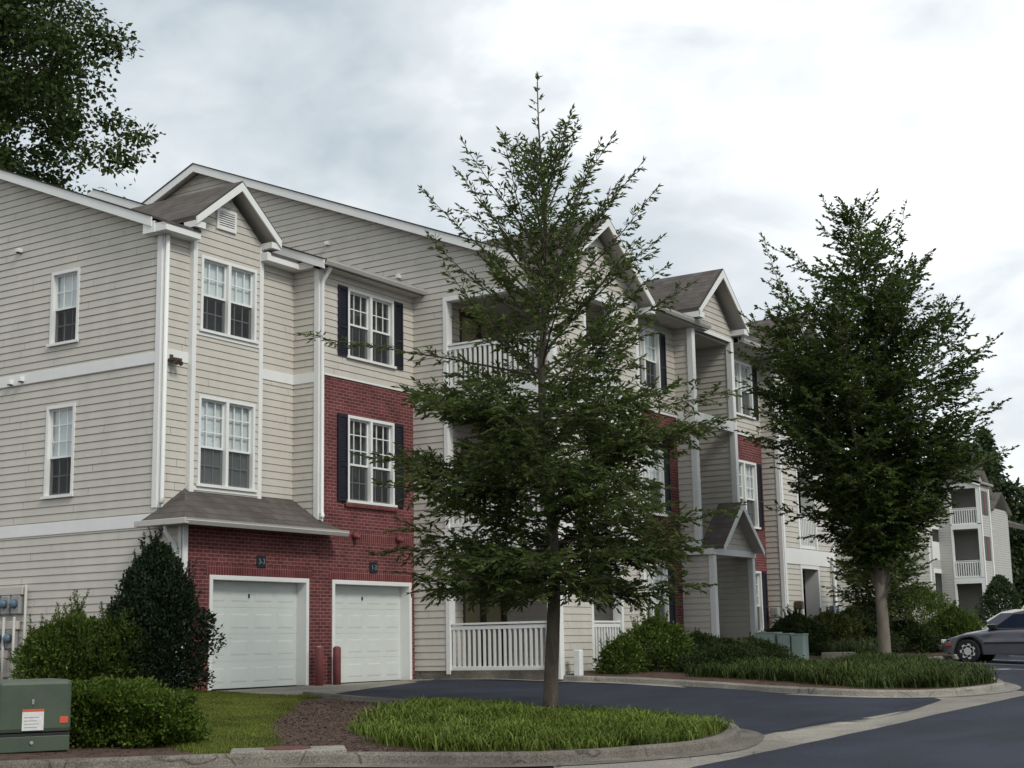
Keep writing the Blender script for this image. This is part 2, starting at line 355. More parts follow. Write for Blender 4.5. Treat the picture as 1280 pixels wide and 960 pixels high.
def window(parent, pl, u0, u1, z0, z1, double=True, rows=2, blind='full', shutters=None, brick=False, side='front', detail=True):
    """u0..u1,z0..z1: outer edge of the white casing (hole in the wall is the same rectangle)"""
    cw = 0.065; mb = MB()
    pl.box(mb, u0, u0 + cw, -0.14, 0.035, z0, z1); pl.box(mb, u1 - cw, u1, -0.14, 0.035, z0, z1)
    pl.box(mb, u0 + cw, u1 - cw, -0.14, 0.035, z1 - cw, z1); pl.box(mb, u0 + cw, u1 - cw, -0.14, 0.035, z0, z0 + cw * 0.7)
    w = mb.build("window", WHITE, parent)
    mb = MB(); pl.box(mb, u0 - 0.05, u1 + 0.05, 0.036, 0.075, z0 - 0.02, z0 + 0.035); mb.build("sill", WHITE, w)
    ms = [(u0 + cw, u1 - cw)]
    if double:
        c = (u0 + u1) / 2; mb = MB(); pl.box(mb, c - 0.04, c + 0.04, -0.12, 0.033, z0 + cw * 0.7, z1 - cw); mb.build("mullion", WHITE, w)
        ms = [(u0 + cw, c - 0.04), (c + 0.04, u1 - cw)]
    zb = z0 + cw * 0.7; zt = z1 - cw; frac = 0.5 if rows == 2 else 0.56
    zm = zt - (zt - zb) * frac
    for a, b in ms:
        f = 0.035
        for (s0, s1, o, nm, nr) in ((zm - 0.025, zt, -0.045, "upper_sash", rows), (zb, zm + 0.02, -0.085, "lower_sash", 2)):
            mb = MB()
            pl.box(mb, a, a + f, o - 0.03, o, s0, s1); pl.box(mb, b - f, b, o - 0.03, o, s0, s1)
            pl.box(mb, a + f, b - f, o - 0.03, o, s0, s0 + 0.045); pl.box(mb, a + f, b - f, o - 0.03, o, s1 - f, s1)
            for i in (1, 2):
                u = a + (b - a) * i / 3; pl.box(mb, u - 0.011, u + 0.011, o - 0.027, o - 0.006, s0 + 0.045, s1 - f)
            for i in range(1, nr):
                z = s0 + (s1 - s0) * i / nr; pl.box(mb, a + f, b - f, o - 0.028, o - 0.005, z - 0.011, z + 0.011)
            mb.build(nm, WHITE, w)
            mb = MB(); mb.face([pl.P(a + 0.02, o - 0.017, s0 + 0.02), pl.P(b - 0.02, o - 0.017, s0 + 0.02), pl.P(b - 0.02, o - 0.017, s1 - 0.02), pl.P(a + 0.02, o - 0.017, s1 - 0.02)]); mb.build("pane", GLASS, w)
            if nm == "lower_sash":
                mb = MB(); mb.face([pl.P(a, -0.06, zb), pl.P(b, -0.06, zb), pl.P(b, -0.06, zm - 0.026), pl.P(a, -0.06, zm - 0.026)]); mb.build("insect_screen", SCREEN, w)
    if blind:
        lo = zb if blind == 'full' else zm - 0.05
        mb = MB(); pl.box(mb, u0 + cw, u1 - cw, -0.135, -0.125, lo, zt); mb.build("blind", BLIND, w)
    if blind != 'full':
        mb = MB(); pl.box(mb, u0 - 0.1, u1 + 0.1, -0.42, -0.40, z0 - 0.2, z1 + 0.1); mb.build("curtain", CURT, w)
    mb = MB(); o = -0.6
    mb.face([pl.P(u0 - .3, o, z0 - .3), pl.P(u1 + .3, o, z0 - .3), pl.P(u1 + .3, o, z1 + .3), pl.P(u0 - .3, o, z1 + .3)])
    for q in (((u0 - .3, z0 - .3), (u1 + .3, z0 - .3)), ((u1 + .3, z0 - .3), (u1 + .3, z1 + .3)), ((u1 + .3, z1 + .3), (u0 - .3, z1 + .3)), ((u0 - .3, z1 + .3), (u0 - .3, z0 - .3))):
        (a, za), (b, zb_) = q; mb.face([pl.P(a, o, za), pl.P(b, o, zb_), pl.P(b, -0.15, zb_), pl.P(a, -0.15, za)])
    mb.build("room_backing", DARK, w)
    if shutters:
        for sgn in (-1, 1):
            a = (u0 - 0.015 - shutters) if sgn < 0 else (u1 + 0.015); mb = MB()
            b = a + shutters; st = 0.045
            pl.box(mb, a, a + st, 0.004, 0.045, z0, z1); pl.box(mb, b - st, b, 0.004, 0.045, z0, z1)
            zmid = z0 + (z1 - z0) * 0.42
            for r in ((z0, z0 + 0.07), (zmid - 0.035, zmid + 0.035), (z1 - 0.07, z1)): pl.box(mb, a + st, b - st, 0.004, 0.045, *r)
            pl.box(mb, a + st, b - st, 0.004, 0.02, z0 + 0.07, zmid - 0.035); pl.box(mb, a + st, b - st, 0.004, 0.02, zmid + 0.035, z1 - 0.07)
            z = z0 + 0.09
            while z < z1 - 0.1:
                if abs(z - zmid) > 0.06:
                    p = [pl.P(a + st, 0.036, z), pl.P(b - st, 0.036, z), pl.P(b - st, 0.022, z + 0.04), pl.P(a + st, 0.022, z + 0.04)]; mb.face(p)
                z += 0.05
            mb.build("shutter", SHUT, parent)
    return w

def railing(parent, pl, u0, u1, z0, z1, each=True, balusters=True, o=0.0):
    mb = MB()
    pl.box(mb, u0, u1, o - 0.04, o + 0.05, z1 - 0.045, z1); pl.box(mb, u0, u1, o - 0.025, o + 0.03, z1 - 0.15, z1 - 0.065)
    pl.box(mb, u0, u1, o - 0.03, o + 0.035, z0, z0 + 0.09)
    r = mb.build("railing", WHITE, parent, bevel=0.005)
    n = max(2, round((u1 - u0) / 0.135)); allb = MB()
    for i in range(n):
        u = u0 + (u1 - u0) * (i + 0.5) / n
        if each: mb = MB(); pl.box(mb, u - 0.028, u + 0.028, o - 0.024, o + 0.024, z0 + 0.085, z1 - 0.149); mb.build("baluster", WHITE, r)
        else: pl.box(allb, u - 0.028, u + 0.028, o - 0.024, o + 0.024, z0 + 0.085, z1 - 0.149)
    if not each: allb.build("baluster", WHITE, r, kind='stuff')
    return r

def vent_louver(parent, pl, u0, u1, z0, z1):
    mb = MB(); f = 0.06
    pl.box(mb, u0, u0 + f, 0, 0.05, z0, z1); pl.box(mb, u1 - f, u1, 0, 0.05, z0, z1); pl.box(mb, u0 + f, u1 - f, 0, 0.05, z1 - f, z1); pl.box(mb, u0 + f, u1 - f, 0, 0.06, z0, z0 + f)
    v = mb.build("gable_vent", WHITE, parent)
    mb = MB(); n = 7; h = (z1 - z0 - 2 * f) / n
    for i in range(n):
        z = z0 + f + i * h
        mb.hexa([pl.P(u0 + f, 0.042, z), pl.P(u1 - f, 0.042, z), pl.P(u1 - f, 0.012, z + h * .75), pl.P(u0 + f, 0.012, z + h * .75),
                 pl.P(u0 + f, 0.047, z + .008), pl.P(u1 - f, 0.047, z + .008), pl.P(u1 - f, 0.017, z + h * .75 + .008), pl.P(u0 + f, 0.017, z + h * .75 + .008)])
    mb.build("louver", WHITE, v)
    mb = MB(); pl.box(mb, u0 + f, u1 - f, 0.004, 0.01, z0 + f, z1 - f); mb.build("vent_backing", DARK, v)

def downspout(parent, pts, label=None):
    """rectangular pipe along points"""
    mb = MB(); mb.tube(pts, 0.045, 8)
    return mb.build("downspout", WHITE, parent, smooth=True)

def slab(mb, a, b, c, d, t=0.16, m=0, m2=None):
    """roof plane quad a,b,c,d (top) with thickness t"""
    q = [a, b, c, d]; lo = [(p[0], p[1], p[2] - t) for p in q]
    ids = [mb.pt(p) for p in q] + [mb.pt(p) for p in lo]
    fs = [([0, 1, 2, 3], m), ([7, 6, 5, 4], m2 if m2 is not None else m)] + [([i, 4 + i, 4 + (i + 1) % 4, (i + 1) % 4], m) for i in range(4)]
    for f, k in fs:
        f = [ids[i] for i in f]
        if MB.mir is not None: f.reverse()
        mb.f.append(f); mb.mi.append(k)

def rake(parent, p0, p1, ax, th=0.035, h=0.2, drop=0.03, name="rake_board"):
    """sloped board hanging under roof edge from p0 to p1 (top edge), thickness along axis ax"""
    mb = MB(); o = (th, 0, 0) if ax == 'x' else (0, th, 0)
    q = [(p0[0], p0[1], p0[2] - drop), (p1[0], p1[1], p1[2] - drop), (p1[0], p1[1], p1[2] - drop - h), (p0[0], p0[1], p0[2] - drop - h)]
    mb.prism(q, o); return mb.build(name, WHITE, parent)
def gutter(parent, u0, u1, y, z, m=None):
    """front gutter along x; y is its outer face, z its top"""
    mb = MB(); pr = [(0.0, 0.0), (0.012, -0.035), (0.0, -0.05), (0.04, -0.12), (0.125, -0.12), (0.125, 0.0), (0.105, 0.0), (0.105, -0.1), (0.05, -0.1), (0.02, -0.02)]
    a = [(u0, y + p[0], z + p[1]) for p in pr]; mb.prism(a, (u1 - u0, 0, 0))
    return mb.build("gutter", m or GUTTER, parent)
# ================================================================== MAIN BUILDING
BLD = thing("apartment_building", "large three-storey apartment building with beige clapboard siding, red brick panels and two white garage doors", "building", (3.7, -0.72, 0.0))
B = BLD
ZA = lambda y: 9.33 + 0.401 * (y - 0.08)          # wing A roof top
ZP = lambda y: 9.12 + 0.400 * (y + 1.05)          # raised roof above the brick bay
ZB = lambda y: 9.69 + 0.403 * (y + 3.51)          # wing B roof top
RY = 6.37
XB = 7.37; XP2 = 11.45; YP2 = -4.6; YP3 = -4.06; YP1 = -0.72; BYR = 12.7

def opening_frame(pl, u0, u1, z0, z1, deep=0.2):
    mb = MB(); w = 0.1
    pl.box(mb, u0, u0 + w, -deep, 0.03, z0, z1); pl.box(mb, u1 - w, u1, -deep, 0.03, z0, z1)
    pl.box(mb, u0 + w, u1 - w, -deep, 0.03, z1 - w, z1)
    mb.build("opening_trim", WHITE, B)

def garage_door(u0, u1, pl):
    d = 0.26; t = 0.09
    mb = MB()
    pl.box(mb, u0, u0 + t, -d, 0.02, 0, 2.2); pl.box(mb, u1 - t, u1, -d, 0.02, 0, 2.2); pl.box(mb, u0 + t, u1 - t, -d, 0.02, 2.2 - t, 2.2)
    fr = mb.build("garage_door_frame", WHITE, B, bevel=0.006)
    a, b, top = u0 + t + 0.003, u1 - t - 0.003, 2.2 - t - 0.003
    mb = MB(); n = 4; h = top / n; pl.box(mb, a, b, -d - 0.045, -d + 0.009, 0.012, top - .002)
    for i in range(n):
        z0 = i * h + (0.012 if i else 0.01); z1 = (i + 1) * h - 0.006
        pl.box(mb, a, b, -d - 0.04, -d + 0.015, z0, z1)
        w = (b - a) / 4
        for k in range(4):
            p0 = a + k * w + 0.09; p1 = a + (k + 1) * w - 0.09; q0 = z0 + 0.11; q1 = z1 - 0.11; o = -d + 0.015
            A = [(p0, q0), (p1, q0), (p1, q1), (p0, q1)]; I = [(p0 + .03, q0 + .03), (p1 - .03, q0 + .03), (p1 - .03, q1 - .03), (p0 + .03, q1 - .03)]
            for j in range(4):
                c0, c1 = A[j], A[(j + 1) % 4]; e0, e1 = I[j], I[(j + 1) % 4]
                mb.face([pl.P(c0[0], o + .001, c0[1]), pl.P(c1[0], o + .001, c1[1]), pl.P(e1[0], o + .007, e1[1]), pl.P(e0[0], o + .007, e0[1])])
            mb.face([pl.P(u, o + .007, z) for u, z in I])
    g = mb.build("garage_door", DOORW, B)
    mb = MB(); c = (a + b) / 2 - 0.1; pl.box(mb, c - 0.012, c + 0.012, -d + 0.016, -d + 0.045, 1.78, 1.86); mb.build("door_lock", BLACKP, g)
    mb = MB(); pl.box(mb, a, b, -d - 0.03, -d + 0.02, 0.0, 0.011); mb.build("bottom_seal", BLACKP, g)

def half(first):
    e = first
    # ---------------- wing A side wall
    pl = Pl('x', 0.0)
    w1 = (2.41, 3.28, 7.10, 8.68); w2 = (2.41, 3.28, 3.90, 5.81)
    siding(B, pl, [(0.0, 3.39), (BYR, 3.39), (BYR, 9.05), (RY, 11.62), (0.0, ZA(0) - 0.22)], [w1, w2])
    siding(B, pl, rect(YP1, BYR, -0.2, 3.14))
    board(B, pl, -0.0, BYR, 3.14, 3.39, 0.03, name="band_board"); board(B, pl, 0.131, BYR, 6.37, 6.60, 0.035, name="band_board")
    if e:
        window(B, pl, *w1, double=False, rows=2, blind='half'); window(B, pl, *w2, double=False, rows=3, blind='half')
        for y, z in ((4.32, 9.32), (4.42, 6.43), (4.07, 6.46)):
            mb = MB(); pl.box(mb, y - .05, y + .05, 0.0, .13, z - .03, z + .06); v = mb.build("wall_vent", WHITE, B, bevel=.01)
            mb = MB(); pl.box(mb, y - .04, y + .04, 0.02, .12, z - .045, z - .031); mb.build("vent_mouth", BLACKP, v)
    board(B, pl, 0.0, 0.13, 3.5, ZA(0) - .24, 0.04, name="corner_board")
    board(B, pl, YP1, YP1 + .12, -.1, 3.13, 0.03, name="corner_board")
    # ---------------- P0 wall, bay
    p0 = Pl('y', 0.0); pb = Pl('y', -0.1)
    siding(B, p0, rect(0.0, 0.74, 3.4, 9.1)); siding(B, p0, rect(2.78, 3.92, 3.4, 9.1))
    b1 = (0.94, 2.59, 4.0, 5.84); b2 = (0.94, 2.59, 7.16, 8.75)
    siding(B, pb, [(0.72, 3.85), (2.80, 3.85), (2.80, 9.32), (1.76, 10.15), (0.72, 9.32)], [b1, b2])
    window(B, pb, *b1, rows=3, blind='full'); window(B, pb, *b2, rows=2, blind='half')
    for a, b in ((0.715, 0.83), (2.69, 2.805)): 
        mb = MB(); pb.box(mb, a, b, -0.1, 0.03, 3.86, 9.30); mb.build("corner_board", WHITE, B)
    for z0 in (3.90, 7.06): board(B, pb, 0.83, 2.69, z0, z0 + .075, 0.033, name="trim_board")
    mb = MB(); p0.box(mb, 0.0, 0.12, -.02, 0.04, 3.5, ZA(0) - .2); mb.build("corner_board", WHITE, B)
    board(B, p0, 0.121, 0.714, 6.45, 6.67, .03, name="band_board"); board(B, p0, 2.806, 3.92, 6.45, 6.67, .03, name="band_board")
    if e:
        downspout(B, [(0.03, -.09, 9.0), (0.03, -.09, 3.7), (0.0, -.10, 3.58)])
        mb = MB(); mb.box(.16, .36, -.22, -.04, 6.42, 6.47); mb.box(.2, .3, -.04, 0, 6.44, 6.56); f = mb.build("floodlight", BRONZE, B)
        mb = MB(); mb.tube([(.2, -.15, 6.40), (.2, -.24, 6.36)], [.03, .05], 8); mb.tube([(.32, -.15, 6.40), (.32, -.24, 6.36)], [.03, .05], 8); mb.build("lamp_head", BRONZE, f)
        vent_louver(B, pb, 1.35, 1.93, 9.40, 9.86)
    # bay gable roof
    mb = MB(); zr = 10.47; s = 0.80; xe0, xe1 = 0.46, 3.0
    for sx, xe in ((-1, xe0), (1, xe1)):
        ze = zr - s * abs(xe - 1.76)
        yb_r = (zr - 9.33) / .401 + .08; yb_e = max(-0.3, (ze - 9.33) / .401 + .08)
        slab(mb, (1.76, -0.42, zr), (1.76, yb_r + .1, zr), (xe, yb_e + .1, ze), (xe, -0.42, ze), 0.1, 0, 1)
    mb.build("bay_roof", [SHINGLE, SOFFIT], B)
    for xe in (xe0, xe1):
        ze = zr - s * abs(xe - 1.76); mb = MB()
        mb.prism([(1.76, -.425, zr - .03), (xe, -.425, ze - .03), (xe, -.425, ze - .2), (1.76, -.425, zr - .22)], (0, -.035, 0)); mb.build("rake_board", WHITE, B)
        mb = MB(); mb.prism([(1.76, -.46, zr), (xe, -.46, ze), (xe, -.46, ze - .03), (1.76, -.46, zr - .03)], (0, .05, 0)); mb.build("roof_edge", ROOFEDGE, B)
        d = .28 if xe < 1.76 else -.28
        mb = MB(); mb.box(xe, xe + d, -.425, -.09, ze - .24, ze - .11); mb.build("eave_return", WHITE, B)
    # P0 eave boxes
    mb = MB(); mb.box(-.25, .714, -.32, -.001, 8.98, 9.15); mb.build("eave_box", WHITE, B)
    mb = MB(); mb.box(2.70, 3.919, -.32, -.001, 8.98, 9.16); mb.build("eave_box", WHITE, B)
    mb = MB(); mb.box(-.28, -.05, -.02, .30, 8.97, 9.20); mb.build("eave_return", WHITE, B)
    # ---------------- return wall
    pr = Pl('x', 3.92); siding(B, pr, rect(YP1, 0.0, 3.4, 9.3)); board(B, pr, YP1, -.031, 6.45, 6.67, .03, name="band_board")
    # ---------------- P1 brick with garages
    p1 = Pl('y', YP1)
    g1 = (0.71, 3.64, -0.02, 2.2); g2 = (4.40, 7.24, -0.02, 2.2); pw1 = (4.90, 6.59, 3.91, 5.84); pw2 = (4.90, 6.59, 7.14, 8.74)
    flatwall(B, p1, rect(0.09, XB, -0.3, 3.3), [g1, g2], BRICK, "brick_wall")
    flatwall(B, p1, rect(3.95, XB, 3.3, 6.65), [pw1], BRICK, "brick_wall")
    siding(B, p1, rect(3.95, XB, 6.65, 9.2), [pw2])
    board(B, p1, 4.06, XB, 6.63, 6.67, .03, name="trim_board")
    for u0, u1, z0 in ((0.62, 3.73, 2.2), (4.31, XB - .005, 2.2)):
        mb = MB(); p1.box(mb, u0, u1, 0.0, 0.006, z0 + .001, z0 + .214); mb.build("soldier_course", SOLDIER, B)
    mb = MB(); p1.box(mb, 4.45, XB - .005, 0.0, 0.006, 3.05, 3.265); mb.build("soldier_course", SOLDIER, B)
    mb = MB(); p1.box(mb, 4.80, 6.69, 0.0, 0.06, 3.80, 3.885); mb.build("brick_sill", SOLDIER, B)
    garage_door(0.71, 3.64, p1); garage_door(4.40, 7.24, p1)
    window(B, p1, *pw1, rows=3, blind=None, shutters=.33); window(B, p1, *pw2, rows=2, blind=None, shutters=.33)
    mb = MB(); p1.box(mb, 3.90, 4.06, -.02, .035, 3.42, 9.0); mb.build("corner_board", WHITE, B)
    board(B, pr, YP1 - .03, YP1 + .1, 3.42, 9.0, .032, name="corner_board")
    mb = MB(); p1.box(mb, -.03, .09, -.02, .035, -.1, 3.13); mb.build("corner_board", WHITE, B)
    if e:
        for x, z in ((5.12, 3.17), (6.71, 3.17)):
            mb = MB(); mb.tube([(x, YP1, z), (x, YP1 - .12, z)], .07, 10); mb.tube([(x, YP1 - .12, z), (x, YP1 - .14, z - .07)], [.07, .05], 10); mb.build("terracotta_vent", BOLLR, B, smooth=True)
        downspout(B, [(3.98, -1.0, 9.02), (3.98, -.98, 8.93), (3.97, -.82, 8.72), (3.97, -.79, 8.6), (3.97, -.79, 3.62), (3.93, -.85, 3.53), (3.82, -.92, 3.50)])
        downspout(B, [(-.33, -.55, 3.12), (-.30, -.55, 3.0), (-.12, -.57, 2.78), (-.07, -.60, 2.66), (-.07, -.62, 0.05), (-.15, -.75, 0.0)])
        for x, txt in ((2.16, "3-3"), (5.82, "1-3")):
            mb = MB(); p1.box(mb, x - .13, x + .13, .002, .03, 2.38, 2.62); pq = mb.build("number_plaque", PLAQ, B, bevel=.008)
            cu = bpy.data.curves.new("digits", 'FONT'); cu.body = txt; cu.size = .15; cu.align_x = 'CENTER'; cu.align_y = 'CENTER'; cu.extrude = .002
            to = bpy.data.objects.new("digits_tmp", cu); COL.objects.link(to); bpy.context.view_layer.update()
            me = bpy.data.meshes.new_from_object(to.evaluated_get(bpy.context.evaluated_depsgraph_get())); bpy.data.objects.remove(to)
            o = bpy.data.objects.new("plaque_digits", me); COL.objects.link(o); me.materials.clear(); me.materials.append(PLAQT)
            me.transform(Matrix.Translation((x, YP1 - .034, 2.5)) @ Matrix.Rotation(rad(90), 4, 'X')); o.parent = pq
    # hip roof over the garage
    mb = MB(); ze = 3.21; zt = 3.94; ye = -1.12
    L1 = (-.36, ye, ze); T0 = (.72, .0, zt); T1 = (3.92, .0, zt); R1 = (4.32, ye, ze)
    k = (ye - YP1) / ye; Rm = (3.92, YP1, zt - (zt - ze) * (YP1 / ye)); Lb = (-.36, .10, ze); Lw = (0.0, 0.0, 3.46)
    mb.face([L1, R1, Rm, T1, T0], 0); mb.face([L1, T0, Lw, Lb], 0); mb.face([R1, (4.32, YP1, ze), Rm], 0)
    lo = lambda p, d=.05: (p[0], p[1], ze - d)
    mb.face([L1, R1, lo(R1), lo(L1)], 1); mb.face([Lb, L1, lo(L1), lo(Lb)], 1); mb.face([R1, (4.32, YP1, ze), lo((4.32, YP1, ze)), lo(R1)], 1)
    mb.face([lo(L1), lo(R1), (4.32, YP1, ze - .05), (0, YP1, ze - .05), (0, .1, ze - .05), lo(Lb)], 1)
    mb.build("garage_roof", [SHINGLE, SOFFIT], B)
    gutter(B, -.44, 4.36, ye - .12, ze + .005)
    mb = MB(); mb.box(-.48, -.365, ye - .11, .12, ze - .11, ze + .003); mb.build("gutter", GUTTER, B, bevel=.01)
    # ---------------- wing A roofs
    mb = MB(); ys = -.34
    slab(mb, (-.27, ys, ZA(ys)), (.70, ys, ZA(ys)), (.70, .9, ZA(.9)), (-.27, .9, ZA(.9)), .05, 0, 1); slab(mb, (2.82, ys, ZA(ys)), (3.85, ys, ZA(ys)), (3.85, .9, ZA(.9)), (2.82, .9, ZA(.9)), .05, 0, 1)
    slab(mb, (-.27, .9, ZA(.9)), (3.85, .9, ZA(.9)), (3.85, RY, ZA(RY)), (-.27, RY, ZA(RY)), .14, 0, 1)
    slab(mb, (-.27, RY, ZA(RY)), (3.85, RY, ZA(RY)), (3.85, 2 * RY - ys, ZA(ys)), (-.27, 2 * RY - ys, ZA(ys)), .14, 0, 1)
    mb.build("roof", [SHINGLE, SOFFIT], B)
    mb = MB(); ys = -1.06
    slab(mb, (3.72, ys, ZP(ys)), (XB + .02, ys, ZP(ys)), (XB + .02, RY, ZP(RY)), (3.72, RY, ZP(RY)), .14, 0, 1)
    slab(mb, (3.72, RY, ZP(RY)), (XB + .02, RY, ZP(RY)), (XB + .02, 2 * RY - ys, ZP(ys)), (3.72, 2 * RY - ys, ZP(ys)), .14, 0, 1)
    mb.build("roof", [SHINGLE, SOFFIT], B)
    for f_, x, y0 in ((ZA, -.305, .05), (ZP, 3.685, -1.06)):
        rake(B, (x, y0, f_(y0)), (x, RY, f_(RY)), 'x', h=.2); rake(B, (x, RY, f_(RY)), (x, 2 * RY + .3, f_(-.3)), 'x', h=.2)
        mb = MB(); mb.prism([(x - .02, y0, f_(y0)), (x - .02, RY, f_(RY)), (x - .02, RY, f_(RY) - .03), (x - .02, y0, f_(y0) - .03)], (.05, 0, 0)); mb.build("roof_edge", ROOFEDGE, B)
    siding(B, Pl('x', 3.90), [(0.1, 9.0), (RY, ZA(RY)), (RY, ZP(RY) - .18), (0.1, ZP(0.1) - .18)], name="siding_wall")
    mb = MB(); mb.box(3.72, XB, -1.0, YP1, 8.96, 8.98); mb.box(3.72, 3.90, -1.0, -.2, 8.96, 9.12); mb.build("soffit", SOFFIT, B)
    gutter(B, 3.70, 7.33, -1.16, 9.10)
    # ---------------- wing B
    px = Pl('x', XB); p2 = Pl('y', YP2)
    lv = [(.12, 2.92), (3.40, 5.95), (6.62, 8.84)]
    ho = [(-4.42, -1.62, a, b) for a, b in lv] if e else []; fo = [(8.75, 10.25, a, b) for a, b in lv]
    siding(B, px, [(YP2, .2), (2 * RY - YP2, .2), (2 * RY - YP2, ZB(YP2) - .2), (RY, ZB(RY) - .2), (YP2, ZB(YP2) - .2)], ho)
    flatwall(B, px, rect(YP2, YP1, -.3, .2), [], CONCD, "foundation", -0.004)
    siding(B, p2, [(XB, .1), (XP2, .1), (XP2, 9.15), (9.35, 10.45), (XB, 9.15)], fo)
    flatwall(B, p2, rect(XB, XP2, -.4, .1), [], CONCD, "foundation", -0.004)
    board(B, px, YP2 - .03, YP2 + .13, .0, 9.0, .035, name="corner_board"); board(B, p2, XB, XB + .13, .0, 9.0, .033, name="corner_board")
    board(B, p2, XP2 - .13, XP2, .0, 9.05, .033, name="corner_board")
    for (a, b) in lv:
        if e: opening_frame(px, -4.42, -1.62, a, b)
        opening_frame(p2, 8.75, 10.25, a, b, .2 if e else .42)
    for z in (2.93, 6.13):
        board(B, px, YP2 + .131, -1.5, z, z + .45, .036, name="deck_fascia"); board(B, p2, XB + .131, XP2 - .131, z, z + .45, .036, name="deck_fascia")
    board(B, p2, XB + .131, XP2 - .131, 8.86, 9.02, .036, name="band_board")
    for i, z in enumerate((.20, 3.42, 6.66)):
        if e: railing(B, px, -4.32, -1.72, z, z + 1.05, o=-.06)
        railing(B, p2, 8.85, 10.15, z, z + 1.05, each=e, o=-.06)
        mb = MB(); mb.box(XB - .0 + .19, 10.9, YP2 + .19, -1.5, z - .35, z - .08); mb.build("balcony_floor", CONC if i == 0 else SOFFIT, B)
        zc = (2.8, 6.0, 8.9)[i]
        d0 = (8.10, 9.95, z, z + 2.05)
        siding(B, Pl('y', -1.56), rect(XB + .2, 10.9, z - .1, zc), [d0]); siding(B, Pl('x', 10.55), rect(YP2 + .1, -1.5, z - .1, zc))
        p = Pl('y', -1.56); mb = MB()
        p.box(mb, 8.10, 8.17, -.1, .03, z, z + 2.05); p.box(mb, 9.88, 9.95, -.1, .03, z, z + 2.05); p.box(mb, 8.17, 9.88, -.1, .03, z + 1.97, z + 2.05); p.box(mb, 8.98, 9.07, -.1, .02, z, z + 1.97)
        dr = mb.build("sliding_door_or_dark_slab", BRONZE, B)
        mb = MB(); mb.face([p.P(8.17, -.05, z), p.P(9.88, -.05, z), p.P(9.88, -.05, z + 1.97), p.P(8.17, -.05, z + 1.97)]); mb.build("pane", GLASS, dr)
        mb = MB()
        for k in range(17):
            u = 8.2 + k * .1
            if k in (8,): continue
            mb.hexa([p.P(u, -.13, z + .03), p.P(u + .07, -.10, z + .03), p.P(u + .075, -.105, z + .03), p.P(u + .005, -.135, z + .03), p.P(u, -.13, z + 1.95), p.P(u + .07, -.10, z + 1.95), p.P(u + .075, -.105, z + 1.95), p.P(u + .005, -.135, z + 1.95)])
        mb.build("vertical_blind", VBLIND, dr)
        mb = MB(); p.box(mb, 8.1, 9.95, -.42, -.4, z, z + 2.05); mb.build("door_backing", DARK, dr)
    mb = MB(); mb.box(XB + .05, XP2 - .05, YP2 + .05, -1.5, 8.9, 9.0); mb.build("balcony_ceiling", SOFFIT, B)
    mb = MB(); px.box(mb, YP2 + .05, -1.45, .0, .02, -.05, .10); mb.build("patio_edge", CONCD, B)
    if not e:
        for z in (.2, 3.45, 6.7): mb = MB(); mb.box(XB + .06, XB + .10, -4.35, -1.7, z, z + 2.1); mb.build("sliding_door_or_dark_slab", DARK, B)  # near-black slabs added to make these openings look dark inside
    if e:
        mb = MB(); mb.tube([(XB - .03, -4.46, .55), (XB - .14, -4.46, .52)], [.05, .045], 8); mb.tube([(XB - .14, -4.46, .52), (XB - .19, -4.46, .45)], [.045, .04], 8); mb.build("dryer_vent", WHITE, B, smooth=True)
        for y, z in ((1.88, 10.74), (-.35, 9.54)):
            mb = MB(); px.box(mb, y - .05, y + .05, 0.0, .12, z - .05, z + .05); mb.build("wall_vent", WHITE, B, bevel=.01)
        vent_louver(B, p2, 8.92, 9.44, 9.62, 10.05)
    # gable over the balcony block
    zr = 10.70; xc = 9.35; s = .72; yb = (zr - 9.69) / .403 - 3.51; mb = MB()
    for xe in (7.02, 11.68):
        ze = zr - s * abs(xe - xc); ye2 = (ze - 9.69) / .403 - 3.51
        slab(mb, (xc, -5.0, zr), (xc, yb + .1, zr), (xe, max(ye2, -4.6) + .2, ze), (xe, -5.0, ze), .1, 0, 1)
    mb.build("gable_roof", [SHINGLE, SOFFIT], B)
    for xe in (7.02, 11.68):
        ze = zr - s * abs(xe - xc); mb = MB()
        mb.prism([(xc, -5.005, zr - .03), (xe, -5.005, ze - .03), (xe, -5.005, ze - .2), (xc, -5.005, zr - .23)], (0, -.035, 0)); mb.build("rake_board", WHITE, B)
        mb = MB(); mb.prism([(xc, -5.04, zr), (xe, -5.04, ze), (xe, -5.04, ze - .03), (xc, -5.04, zr - .03)], (0, .05, 0)); mb.build("roof_edge", ROOFEDGE, B)
        d = .3 if xe < xc else -.22
        mb = MB(); mb.box(xe, xe + d, -5.005, -4.62, ze - .26, ze - .11); mb.build("eave_return", WHITE, B)
    # side of block towards the brick recess
    siding(B, Pl('x', XP2, 1), rect(YP2, YP3, -.3, 9.3)); board(B, Pl('x', XP2, 1), YP2, YP2 + .12, 0, 9.0, .033, name="corner_board")
    # P3 brick recess
    p3 = Pl('y', YP3); q = [(11.96, 13.65, .95, 2.70), (11.96, 13.65, 3.93, 5.84), (11.96, 13.65, 7.16, 8.75)]
    flatwall(B, p3, rect(XP2, 14.55, -.4, 6.6), q[:2], BRICK, "brick_wall"); siding(B, p3, rect(XP2, 14.55, 6.6, 9.3), q[2:])
    board(B, p3, XP2, 14.55, 6.58, 6.63, .03, name="trim_board")
    for i, w in enumerate(q): window(B, p3, *w, rows=(3, 3, 2)[i], blind=('full', 'full', 'half')[i] if e else ('half', 'full', 'full')[i], shutters=.33)
    xg = 15.25 if e else 14.3
    mb = MB(); mb.box(XP2 + .1, xg, -4.74, YP3 if not e else -4.07, 8.98, 9.0); mb.build("soffit", SOFFIT, B)
    gutter(B, XP2 + .15, xg + .03, -4.86, 9.13)

half(True)
MB.mir = 31.6; half(False); MB.mir = None

